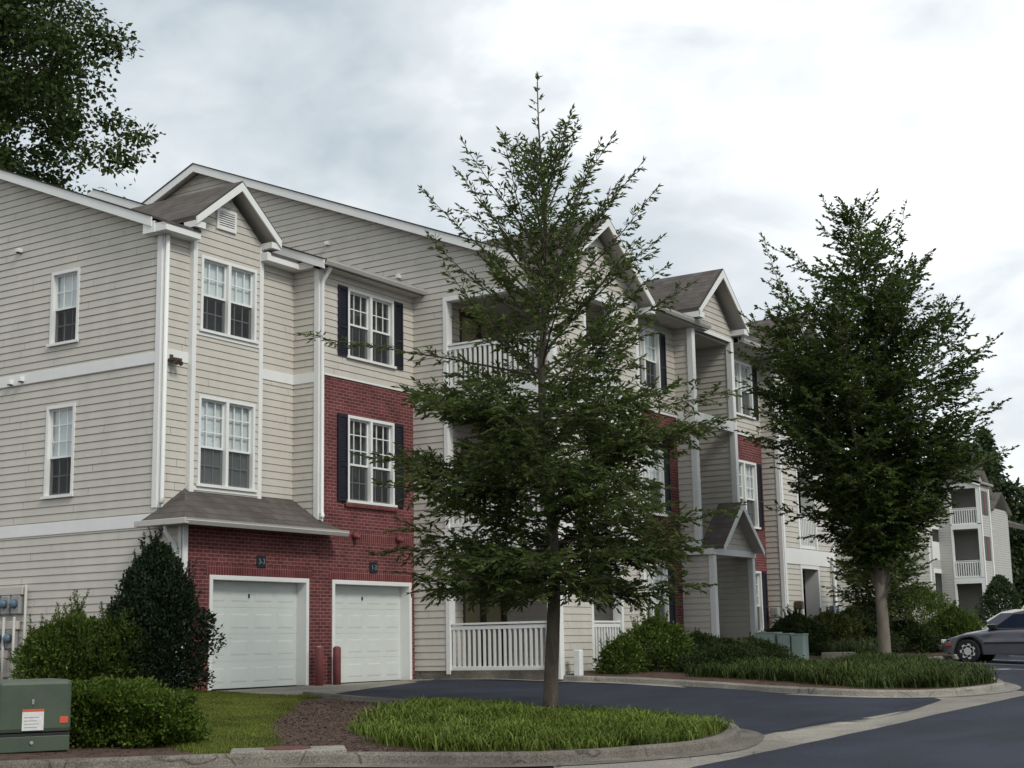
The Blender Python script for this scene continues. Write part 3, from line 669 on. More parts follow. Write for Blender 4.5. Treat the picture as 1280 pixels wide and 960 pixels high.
# ---------------- wing B main roof
mb = MB(); ys = -4.78
x0, x1 = 7.12, 24.48
slab(mb, (x0, -3.55, ZB(-3.55)), (x1, -3.55, ZB(-3.55)), (x1, RY, ZB(RY)), (x0, RY, ZB(RY)), .15, 0, 1)
for q0, q1 in ((11.3, 15.25), (17.3, 20.3)): slab(mb, (q0, ys, ZB(ys)), (q1, ys, ZB(ys)), (q1, -3.56, ZB(-3.56)), (q0, -3.56, ZB(-3.56)), .1, 0, 1)
slab(mb, (x0, RY, ZB(RY)), (x1, RY, ZB(RY)), (x1, 2 * RY + 4.4, ZB(-4.4)), (x0, 2 * RY + 4.4, ZB(-4.4)), .15, 0, 1)
mb.build("roof", [SHINGLE, SOFFIT], B)
x = 7.08
rake(B, (x, -3.9, ZB(-3.9)), (x, RY, ZB(RY)), 'x', h=.21); rake(B, (x, RY, ZB(RY)), (x, 2 * RY + 4.4, ZB(-4.4)), 'x', h=.21)
mb = MB(); mb.prism([(x - .02, -3.9, ZB(-3.9)), (x - .02, RY, ZB(RY)), (x - .02, RY, ZB(RY) - .03), (x - .02, -3.9, ZB(-3.9) - .03)], (.05, 0, 0)); mb.build("roof_edge", ROOFEDGE, B)
mb = MB(); mb.prism([(x - .02, RY, ZB(RY)), (x - .02, 2 * RY + 4.4, ZB(-4.4)), (x - .02, 2 * RY + 4.4, ZB(-4.4) - .03), (x - .02, RY, ZB(RY) - .03)], (.05, 0, 0)); mb.build("roof_edge", ROOFEDGE, B)
# back walls so that no light leaks in
mb = MB(); mb.box(0.02, XB, BYR - .1, BYR, -.2, 9.2); mb.box(24.23, 31.58, BYR - .1, BYR, -.2, 9.2); mb.box(XB + .1, 24.1, 17.2, 17.3, -.2, 9.3); mb.build("back_wall", SIDING, B)

# ---------------- breezeway in the middle
XM = 15.8; XA0, XA1 = 14.55, 17.03
psA = Pl('x', XA0); siding(B, psA, rect(YP2, YP3, -.3, 9.15)); siding(B, psA, rect(-4.84, YP2, -.3, 2.95))
psB = Pl('x', XA1); siding(B, psB, rect(-4.5, 3.0, 2.95, 9.0)); siding(B, psB, rect(-4.84, 3.0, -.3, 2.95))
siding(B, Pl('x', 14.60, 1), rect(-4.5, 3.0, -.3, 9.0)); siding(B, Pl('y', 3.0), rect(14.6, 17.1, -.3, 9.0))
siding(B, Pl('x', 17.055, 1), rect(YP2, YP3, -.3, 9.15))
for z in (3.3, 6.5):
    mb = MB(); mb.box(14.6, 17.1, -1.8, 3.0, z - .25, z); mb.build("breezeway_floor", CONC, B)
mb = MB(); mb.box(14.6, 17.1, -4.5, 3.0, 8.9, 9.0); mb.build("breezeway_ceiling", SOFFIT, B)
p5 = Pl('y', YP2)
for z in (3.05, 6.42): board(B, p5, 14.69, 16.98, z, z + .3, .02, o0=-.12, name="beam"); board(B, psA, YP2 + .13, YP3 - .0, z + .0, z + .3, .033, name="band_board")
for a, b in ((14.50, 14.68), (16.99, 17.17)):
    mb = MB(); p5.box(mb, a, b, -.13, .035, 3.12, 8.96); mb.build("column", WHITE, B, bevel=.01)
board(B, p5, 14.43, 17.20, 8.961, 9.06, .03, name="band_board")
siding(B, p5, [(14.30, 9.06), (17.30, 9.06), (15.8, 10.45)])
zr = 10.78; s = .86; mb = MB(); yb = (zr - 9.69) / .403 - 3.51
for xe in (14.22, 17.38):
    ze = zr - s * abs(xe - XM); slab(mb, (XM, -5.0, zr), (XM, yb + .1, zr), (xe, -4.15, ze), (xe, -5.0, ze), .1, 0, 1)
mb.build("gable_roof", [SHINGLE, SOFFIT], B)
for xe in (14.22, 17.38):
    ze = zr - s * abs(xe - XM); mb = MB()
    mb.prism([(XM, -5.005, zr - .03), (xe, -5.005, ze - .03), (xe, -5.005, ze - .2), (XM, -5.005, zr - .26)], (0, -.035, 0)); mb.build("rake_board", WHITE, B)
    mb = MB(); mb.prism([(XM, -5.04, zr), (xe, -5.04, ze), (xe, -5.04, ze - .03), (XM, -5.04, zr - .03)], (0, .05, 0)); mb.build("roof_edge", ROOFEDGE, B)
    d = .3 if xe < XM else -.3
    mb = MB(); mb.box(xe, xe + d, -5.02, -4.1, ze - .26, ze - .11); mb.build("eave_return", WHITE, B)
# entrance porch
for a in (14.50, 16.96):
    mb = MB(); mb.box(a, a + .17, -5.0, -4.84, .15, 2.94); mb.build("porch_column", WHITE, B, bevel=.01)
mb = MB(); mb.box(14.42, 17.14, -5.03, -4.83, 2.941, 3.10); mb.build("porch_beam", WHITE, B)
mb = MB(); mb.box(14.42, 14.54, -4.829, -4.07, 2.951, 3.10); mb.build("porch_beam", WHITE, B)
pp = Pl('y', -4.98); siding(B, pp, [(14.5, 3.1), (17.06, 3.1), (15.78, 4.2)])
zr = 4.36; s = .95; xm = 15.80; mb = MB()
for xe in (14.52, 17.10):
    ze = zr - s * abs(xe - xm); slab(mb, (xm, -5.28, zr), (xm, YP2 + .0, zr), (xe, YP2, ze), (xe, -5.28, ze), .07, 0, 1)
mb.build("porch_roof", [SHINGLE, SOFFIT], B)
for xe in (14.52, 17.10):
    ze = zr - s * abs(xe - xm); mb = MB()
    mb.prism([(xm, -5.285, zr - .015), (xe, -5.285, ze - .015), (xe, -5.285, ze - .16), (xm, -5.285, zr - .2)], (0, -.03, 0)); mb.build("rake_board", WHITE, B)
mb = MB(); mb.box(14.5, 17.1, -5.3, 3.0, -.2, .35); mb.build("entrance_slab", CONC, B)

# ================================================================== FAR BUILDING
B2 = thing("apartment_building", "distant pale apartment building with stacked balconies beyond the parked cars", "building", (67.5, 4.7, 1.4))
S2 = mat("pale_siding_paint", (0.44, 0.435, 0.41), 0.6, 0.05, 0.9)
pl = Pl('x', 65.3); siding(B2, pl, [(4.9, .8), (16, .8), (16, 9.5), (10.5, 12), (4.9, 9.7)])
pf = Pl('y', 4.9); oc = [(66.0, 68.3, 2.0, 4.4), (66.0, 68.3, 5.2, 7.0), (66.0, 68.3, 8.3, 9.6)]
siding(B2, pf, rect(65.3, 68.9, .8, 10.3), oc, m=S2)
mb = MB(); pf.box(mb, 65.3, 65.55, -.02, .03, .8, 10.2); mb.build("corner_board", WHITE, B2)
for a, b, c, d in oc:
    mb = MB(); pf.box(mb, a, a + .12, -.3, .03, c, d); pf.box(mb, b - .12, b, -.5, .03, c, d); pf.box(mb, a, b, -.3, .03, d, d + .25); mb.build("opening_trim", WHITE, B2)
    mb = MB(); mb.box(a - .1, b + .1, 7.0, 7.1, c - .5, d + .5); mb.build("balcony_backing", DARK, B2)
mb = MB(); pf.box(mb, 66.1, 68.2, -.05, .0, 5.1, 6.25); mb.build("railing_panel", WHITE, B2)
XE = 67.5; pe = Pl('x', XE)
oe = [(2.55, 4.05, 1.35, 3.75), (2.55, 4.05, 4.10, 6.95), (2.55, 4.05, 7.2, 9.35)]
siding(B2, pe, [(2.35, .8), (4.9, .8), (4.9, 10.55), (2.35, 9.55)], oe, m=S2)
for a, b, c, d in oe:
    mb = MB(); pe.box(mb, a - .2, a, -.2, .03, c, d); pe.box(mb, b, b + .1, -.2, .03, c, d); pe.box(mb, a - .2, b + .1, -.2, .03, d, d + .3); mb.build("opening_trim", WHITE, B2)
for z in (4.10, 7.2): railing(B2, pe, 2.55, 4.05, z, z + 1.0, each=True, o=-.06)
mb = MB(); mb.box(XE + .2, 70.4, 2.4, 4.8, 3.8, 4.05); mb.build("balcony_floor", SOFFIT, B2)
mb = MB(); mb.box(XE + .2, 70.4, 2.4, 4.8, 6.95, 7.15); mb.build("balcony_floor", SOFFIT, B2)
siding(B2, Pl('x', 69.6), rect(2.4, 4.8, .8, 9.6), m=S2); siding(B2, Pl('y', 4.75), rect(67.6, 69.6, .8, 9.6), m=S2)
siding(B2, Pl('y', 2.35), rect(XE, 69.6, .8, 9.6), m=S2); siding(B2, Pl('x', 69.6, 1), rect(2.35, 4.8, .8, 9.6), m=S2)
rake(B2, (67.3, 2.2, 9.68), (67.3, 5.6, 10.95), 'x', h=.22)
mb = MB(); slab(mb, (67.3, 2.2, 9.68), (70, 2.2, 9.68), (70, 9, 12.0), (67.3, 9, 12.0), .15, 0, 1)
slab(mb, (65.0, 4.6, 9.8), (67.6, 4.6, 9.8), (67.6, 10, 12.0), (65.0, 10, 12.0), .12, 0, 1); mb.build("roof", [SHINGLE, SOFFIT], B2)
gutter(B2, 67.4, 70, 2.1, 9.68)
mb = MB()                                      # cross gable with its ridge towards the street
for xe in (69.6, 74.4): slab(mb, (72, 3.2, 11.05), (72, 9.5, 11.05), (xe, 9.5, 9.3), (xe, 3.2, 9.3), .12, 0, 1)
mb.build("gable_roof", [SHINGLE, SOFFIT], B2)
siding(B2, Pl('y', 3.5), [(69.9, .8), (74.1, .8), (74.1, 9.3), (72, 10.8), (69.9, 9.3)], m=S2); siding(B2, Pl('x', 69.9), rect(3.5, 9, .8, 9.4), m=S2)
for x in (70.0, 71.6): mb = MB(); Pl('y', 3.5).box(mb, x, x + .3, .0, .05, .8, 9.3); mb.build("corner_board", WHITE, B2)
for z in (2.9, 6.0, 8.7):
    for u in (67.75, 68.6):
        mb = MB(); Pl('y', 2.35).box(mb, u, u + .5, .019, .05, z - .9, z + .5); mb.build("window", CURT, B2)
    mb = MB(); Pl('y', 2.35).box(mb, 68.3, 68.56, .019, .06, z - .9, z + .5); mb.build("shutter", BOLLR, B2)
mb = MB(); Pl('y', 2.35).box(mb, 67.5, 67.7, .019, .05, .8, 9.4); Pl('y', 2.35).box(mb, 69.4, 69.6, .019, .05, .8, 9.4); mb.build("corner_board", WHITE, B2)
for z in (2.2, 5.3, 8.2):
    mb = MB(); Pl('y', 3.5).box(mb, 70.4, 71.4, .002, .04, z - 1.2, z + .6); mb.build("window", WHITE, B2)
siding(B2, Pl('x', 77.9), rect(4.45, 12, .8, 9.2)); siding(B2, Pl('y', 4.45), rect(77.9, 82.1, .8, 9.0), m=S2)
mb = MB(); Pl('x', 77.9).box(mb, 4.45, 4.7, .0, .05, .8, 9.0); mb.build("corner_board", WHITE, B2)
mb = MB()
for xe in (77.6, 82.4): slab(mb, (80, 4.2, 10.15), (80, 9.5, 10.15), (xe, 9.5, 8.85), (xe, 4.2, 8.85), .12, 0, 1)
mb.build("gable_roof", [SHINGLE, SOFFIT], B2)
siding(B2, Pl('x', 86.9), rect(5.9, 12, .8, 8.6), m=S2); flatwall(B2, Pl('x', 86.8), rect(5.9, 12, .8, 4.6), [], BRICK, "brick_wall")
flatwall(B2, Pl('x', 77.8), rect(4.7, 12, .8, 4.9), [], BRICK, "brick_wall")
mb = MB(); slab(mb, (86.5, 5.6, 8.6), (95, 5.6, 8.6), (95, 9, 9.9), (86.5, 9, 9.9), .3, 0, 1); mb.build("roof", [SHINGLE, SOFFIT], B2)
# stair flight beside the far building
mb = MB()
for i in range(8): mb.box(63.2, 64.8, 7.2 - i * .28, 7.48 - i * .28, 1.0, 2.3 - i * .16)
st = thing("stair_flight", "concrete stair flight with sloping white handrail in front of the distant building", "stairs", (64, 6, 1.0))
mb.build("step_block", CONC, st)
mb = MB(); mb.tube([(63.2, 7.3, 3.3), (63.2, 5.1, 2.0)], .05, 6); mb.tube([(63.2, 7.3, 2.2), (63.2, 7.3, 3.3)], .04, 6); mb.tube([(63.2, 5.1, 1.0), (63.2, 5.1, 2.0)], .04, 6); mb.build("handrail", WHITE, st)
# ================================================================== GROUND
def Gz(x, y):
    zs = -0.82 + .0164 * (max(x, -60) + 20)
    zb = float(np.interp(x, [-10, 7.0, 11, 15, 22, 40, 67, 100], [-.05, 0, .1, .30, .30, .65, 1.35, 1.8]))
    yb = float(np.interp(x, [6.9, 7.9], [-1.0, -5.0]))
    t = min(max((y + 14.4) / (14.4 + yb), 0), 1)
    return zs + (zb - zs) * t
def drape(name, poly, dz, m, step=1.0, kind='structure', zf=None):
    bm = bmesh.new(); vs = [bm.verts.new((x, y, 0)) for x, y in poly]; bm.faces.new(vs)
    bmesh.ops.triangulate(bm, faces=bm.faces[:])
    xs = [p[0] for p in poly]; ys = [p[1] for p in poly]
    for ax, lo, hi in ((0, min(xs), max(xs)), (1, min(ys), max(ys))):
        c = math.ceil(lo / step) * step
        while c < hi:
            co = (c, 0, 0) if ax == 0 else (0, c, 0); no = (1, 0, 0) if ax == 0 else (0, 1, 0)
            bmesh.ops.bisect_plane(bm, geom=bm.verts[:] + bm.edges[:] + bm.faces[:], plane_co=co, plane_no=no, dist=1e-5); c += step
    for v in bm.verts: v.co.z = (zf or Gz)(v.co.x, v.co.y) + dz
    bmesh.ops.recalc_face_normals(bm, faces=bm.faces[:])
    if bm.faces and sum(f.normal.z for f in bm.faces) < 0: bmesh.ops.reverse_faces(bm, faces=bm.faces[:])
    me = bpy.data.meshes.new(name); bm.to_mesh(me); bm.free(); me.materials.append(m)
    me.polygons.foreach_set("use_smooth", [True] * len(me.polygons))
    o = bpy.data.objects.new(name, me); COL.objects.link(o)
    if kind: o['kind'] = kind
    return o
# soil sheet to the horizon (graded grid)
def axis(lo, hi, c0, c1, n): 
    return sorted(set(list(np.arange(c0, c1 + .1, 1.5)) + [c0 - (c0 - lo) * (k / n) ** 2.5 for k in range(1, n + 1)] + [c1 + (hi - c1) * (k / n) ** 2.5 for k in range(1, n + 1)]))
gx = axis(-700, 900, -24, 46, 14); gy = axis(-700, 900, -24, 10, 14)
mb = MB(); idx = {}
for i, x in enumerate(gx):
    for j, y in enumerate(gy): idx[i, j] = mb.pt((x, y, Gz(x, y) - .06))
for i in range(len(gx) - 1):
    for j in range(len(gy) - 1): mb.f.append([idx[i, j], idx[i + 1, j], idx[i + 1, j + 1], idx[i, j + 1]]); mb.mi.append(0)
mb.build("ground", SOIL, smooth=True, kind='structure')
SLK = [(-14, -6.6), (-12, -7.8), (-9.75, -9.22), (-8.55, -9.97), (-7.6, -10.87), (-7.0, -11.75), (-6.2, -12.55), (-5.05, -13.12), (-3.8, -13.42), (-2.5, -13.15), (-1.6, -12.7), (-1.05, -11.9), (-.85, -10.5), (-.7, -8.2), (-.5, -6.3), (-.2, -4.8), (.12, -3.8)]
BEDK = [(7.42, -1.5), (7.42, -4.6), (7.44, -6.4), (7.15, -8.4), (6.55, -10.3), (6.45, -11.8), (7.0, -12.7), (7.9, -13.2), (9.4, -13.35), (10.6, -13.1), (11.7, -12.55), (13.0, -11.6), (14.1, -10.5), (15.0, -9.6), (17.5, -9.35), (21.5, -8.95), (24.3, -8.65), (25.1, -7.2), (26.2, -6.2), (32, -5.7), (60, -4.5)]
drape("street", [(-120, -40), (150, -40), (150, -2), (60, -4.2), (32, -5.4), (26.0, -5.9), (24.8, -7.0), (24.1, -8.4), (21.4, -8.7), (15.0, -9.3), (7.5, -9.0), (7.6, -1.2), (0.0, -1.2), (.3, -6), (-.3, -10.5), (-1.2, -12), (-5, -12.4), (-8, -9.2), (-14, -6), (-120, 20)], 0.0, ASPHALT, 1.5)
drape("driveway_apron", [(-.05, -.74), (7.36, -.74), (7.40, -1.32), (3.1, -2.62), (.44, -3.58), (-.15, -3.9)], .006, CONC, .8)
drape("gutter_strip", [(-5.8, -14.45), (-3.26, -14.15), (3.0, -14.02), (9.0, -14.1), (9.6, -13.4), (7.9, -13.25), (6.9, -12.75), (6.2, -13.15), (3.9, -13.42), (0, -13.55), (-1.3, -13.15), (-2.4, -13.2), (-3.7, -13.35), (-4.9, -13.0), (-6.0, -12.4), (-6.6, -12.9)], .008, CONC, .8)
drape("asphalt_patch", [(-1.0, -12.1), (-1.5, -12.8), (-.9, -13.1), (6.0, -13.0), (6.6, -12.35), (6.2, -11.9), (5.6, -11)], .004, ASPHALT, .8)

def resample(path, ds):
    pts = [Vector((*p, 0)) for p in path]; out = []
    # catmull-rom smoothing
    for i in range(len(pts) - 1):
        a, b, c, d = pts[max(i - 1, 0)], pts[i], pts[i + 1], pts[min(i + 2, len(pts) - 1)]
        n = max(1, int((c - b).length / ds))
        for k in range(n):
            t = k / n; out.append(.5 * ((2 * b) + (c - a) * t + (2 * a - 5 * b + 4 * c - d) * t * t + (3 * b - a - 3 * c + d) * t ** 3))
    out.append(pts[-1]); return out
def kerb(name, path, side, m=CONC, h=.13):
    pts = resample(path, .3); mb = MB(); prof = [(-.30, .004), (-.01, .010), (.0, .02), (.015, h - .03), (.045, h), (.16, h), (.16, -.08)]
    rows = []
    for i, p in enumerate(pts):
        t = (pts[min(i + 1, len(pts) - 1)] - pts[max(i - 1, 0)]).normalized(); n = Vector((-t.y, t.x, 0)) * side
        j = .006 * noise.noise(p * 1.7)
        rows.append([mb.pt((p.x + n.x * o, p.y + n.y * o, Gz(p.x, p.y) + z + (j if z > .05 else 0))) for o, z in prof])
    for a, b in zip(rows, rows[1:]):
        for k in range(len(prof) - 1): mb.f.append([a[k], b[k], b[k + 1], a[k + 1]]); mb.mi.append(0)
    return mb.build(name, m, smooth=False, kind='structure')
kerb("kerb", SLK, 1, CONCD); kerb("kerb", BEDK, 1, CONC)
# planting islands
def off_poly(path, d, side):
    pts = resample(path, .8); out = []
    for i, p in enumerate(pts):
        t = (pts[min(i + 1, len(pts) - 1)] - pts[max(i - 1, 0)]).normalized(); n = Vector((-t.y, t.x, 0)) * side
        out.append((p.x + n.x * d, p.y + n.y * d))
    return out
def mound(x, y):
    return Gz(x, y) - .05
isl = off_poly(SLK, .15, 1)
drape("mulch_bed", isl + [(.05, -3.5), (-.02, -.6), (-.02, 14), (-40, 20), (-40, 4)], .10, MULCH, .7, zf=lambda x, y: mound(x, y) - (.08 if x > -.3 and y > -3.4 else 0))
LAWNP = [(-.25, -4.25), (-.95, -4.35), (-2.5, -5.6), (-4.9, -7.25), (-7.3, -9.6), (-8.2, -9.6), (-8.0, -8.9), (-6.6, -7.2), (-4.9, -5.4), (-3.2, -3.9), (-1.6, -2.4), (-.8, -1.4), (-.1, -1.35), (-.1, -3.4)]
drape("lawn_soil", LAWNP, .106, TURF, .6, zf=lambda x, y: mound(x, y) - (.07 if x > -.35 and y > -3.8 else 0))
bed = off_poly(BEDK, .15, 1)
drape("mulch_bed", bed + [(60, -2), (31.6, -2), (31.6, -.8), (24.3, -.8), (24.2, -4.55), (20.2, -4.55), (20.2, -4.1), (17.1, -4.1), (17.1, -5.3), (14.5, -5.3), (14.5, -4.1), (11.5, -4.1), (11.5, -4.55), (7.6, -4.5)], .11, MULCH, .9)
drape("grass_verge", [(-40, 20), (-40, 4), (-14, -6.4), (-14, 20)], .10, TURF, 3)
drape("grass_verge", [(31.7, -2), (60, -2), (62, 3), (110, 5), (110, 40), (31.7, 40)], .05, TURF, 4)
# storm drain inlet
sd = thing("storm_drain", "concrete storm drain top with round rusty iron lid, set in the kerb", "storm drain", (-7.35, -9.75, Gz(-7.35, -9.75)))
zt = Gz(-7.72, -10.2) + .135; mb = MB(); d = Vector((.66, -.75, 0)).normalized(); n = Vector((d.y, -d.x, 0)) * -1
def ob(mb, c, hx, hy, z0, z1):
    q = [Vector(c) + d * a + n * b for a, b in ((-hx, -hy), (hx, -hy), (hx, hy), (-hx, hy))]
    mb.prism([(p.x, p.y, z0) for p in q], (0, 0, z1 - z0))
ob(mb, (-7.72, -10.18, 0), .62, .34, zt - .13, zt); mb.build("inlet_slab", CONC, sd, bevel=.015)
mb = MB(); mb.tube([(-7.70, -10.15, zt), (-7.70, -10.15, zt + .014)], [.26, .25], 28); mb.build("manhole_lid", mat("rusty_iron", (.11, .045, .04), .8, .3, 20, .4, 50), sd)
# parking bay lines
for k, x in enumerate((16.9, 19.2, 22.0, 24.8, 27.6)):
    drape("parking_line", [(x, -14.1), (x + .11, -14.1), (x + .11, -9.6), (x, -9.6)], .006, PAINTL, 1.0)
drape("parking_line", [(14.9, -11.0), (17.0, -11.6), (17.0, -11.72), (14.9, -11.12)], .006, PAINTL, 1.0)

# ================================================================== VEGETATION TOOLS
class Leaves:
    def __init__(s): s.P = []; s.D = []; s.N = []; s.L = []
    def add(s, p, d, n, l): s.P.append(p); s.D.append(d); s.N.append(n); s.L.append(l)
    def build(s, name, m, parent, w=.3, loc=None, seed=1):
        r = np.random.default_rng(seed)
        P = np.array(s.P, dtype=np.float64); D = np.array(s.D, dtype=np.float64); N = np.array(s.N, dtype=np.float64); L = np.array(s.L)[:, None]
        return leafmesh(name, P, D, N, L, L * w, m, parent, r)
def unit(a): return a / np.maximum(np.linalg.norm(a, axis=1, keepdims=True), 1e-9)
def leafmesh(name, P, D, N, L, W, m, parent, r, rnd=None, kind=None):
    D = unit(D); S = unit(np.cross(D, N)); N2 = np.cross(S, D); n = len(P)
    sag = r.uniform(-.06, .12, (n, 1)) * L
    a = P; b = P + D * L * .42 + S * W * .5 + N2 * sag; c = P + D * L - N2 * sag * .8; d = P + D * L * .42 - S * W * .5 + N2 * sag
    V = np.stack([a, b, c, d], 1).reshape(-1, 3)
    me = bpy.data.meshes.new(name); me.vertices.add(4 * n); me.loops.add(4 * n); me.polygons.add(n)
    me.vertices.foreach_set("co", V.ravel()); me.loops.foreach_set("vertex_index", np.arange(4 * n, dtype=np.int32))
    me.polygons.foreach_set("loop_start", np.arange(0, 4 * n, 4, dtype=np.int32))
    at = me.attributes.new("rnd", 'FLOAT', 'FACE'); at.data.foreach_set("value", (rnd if rnd is not None else np.clip(r.beta(2, 2.4, n), 0, 1)).astype(np.float32))
    me.materials.append(m); me.update(calc_edges=True)
    o = bpy.data.objects.new(name, me); COL.objects.link(o)
    if parent is not None:
        o.parent = parent
        if parent.type == 'EMPTY': o.matrix_parent_inverse = Matrix.Translation(-parent.location)
    if kind: o['kind'] = kind
    return o
def rvec(r): 
    v = r.normal(size=3); return v / np.linalg.norm(v)
def rot_about(v, ax, ang):
    ax = ax / np.linalg.norm(ax); return v * math.cos(ang) + np.cross(ax, v) * math.sin(ang) + ax * np.dot(ax, v) * (1 - math.cos(ang))
UP = np.array([0., 0., 1.])
def curve_branch(p, d, length, r, up=.0, wob=.12, seg=.28):
    n = max(2, int(length / seg)); pts = [p]; dirs = [d]
    for i in range(n):
        d = d + UP * up / n + rvec(r) * wob * .5; d = d / np.linalg.norm(d); p = p + d * (length / n); pts.append(p); dirs.append(d)
    return pts, dirs

def leafy_twig(lv, mbw, p, d, length, r, leaf, space, droop=.15, woody=True, flat=.5):
    n = max(2, int(length / space)); pts = [p]; q = p; dd = d
    side = 1
    for i in range(n):
        dd = dd + rvec(r) * .10 - UP * droop / n; dd = dd / np.linalg.norm(dd); q = q + dd * (length / n); pts.append(q)
        lat = np.cross(dd, UP); ll = np.linalg.norm(lat); lat = lat / ll if ll > .1 else rvec(r)
        for k in range(2):
            side = -side
            ld = dd * r.uniform(.5, 1.1) + lat * side * r.uniform(.4, 1.0) + rvec(r) * .45 - UP * .12
            nn = UP * flat + rvec(r) * (1.1 - flat * .5)
            lv.add(q + rvec(r) * .012, ld, nn, leaf * r.uniform(.7, 1.2))
    lv.add(q, dd, rvec(r), leaf)
    if woody: mbw.tube(pts[::max(1, n // 3)] if n > 3 else pts, [.006] * len(pts[::max(1, n // 3)] if n > 3 else pts), 3, cap=False)

def branch_with_twigs(lv, mbw, pts, dirs, r, r0, tw_len, tw_space, leaf, lspace, start=.15, droop=.15, flat=.5, upb=.15, second=0):
    n = len(pts); rr = [max(.005, r0 * (1 - .85 * i / (n - 1))) for i in range(n)]
    mbw.tube([tuple(p) for p in pts], rr, 5, cap=False)
    L = sum(np.linalg.norm(pts[i + 1] - pts[i]) for i in range(n - 1)); cnt = max(2, int(L / tw_space)); side = 1
    for k in range(cnt):
        t = start + (1 - start) * (k + r.uniform(0, 1)) / cnt; t = min(t, .999); f = t * (n - 1); i = int(f); p = pts[i] + (pts[i + 1] - pts[i]) * (f - i); d = dirs[i]
        side = -side; lat = np.cross(d, UP); ll = np.linalg.norm(lat); lat = lat / ll if ll > .15 else rvec(r)
        lat = rot_about(lat, d, r.uniform(-.9, .9))
        td = d * r.uniform(.5, 1.0) + lat * side * r.uniform(.6, 1.1) + UP * upb; td /= np.linalg.norm(td)
        ln = tw_len * (1 - .55 * t) * r.uniform(.6, 1.35)
        leafy_twig(lv, mbw, p, td, ln, r, leaf, lspace, droop, True, flat)
    leafy_twig(lv, mbw, pts[-1], dirs[-1], tw_len * .7, r, leaf, lspace, droop * .4, True, flat)
CR = np.array([_rt.x, _rt.y, 0.]); CR /= np.linalg.norm(CR)

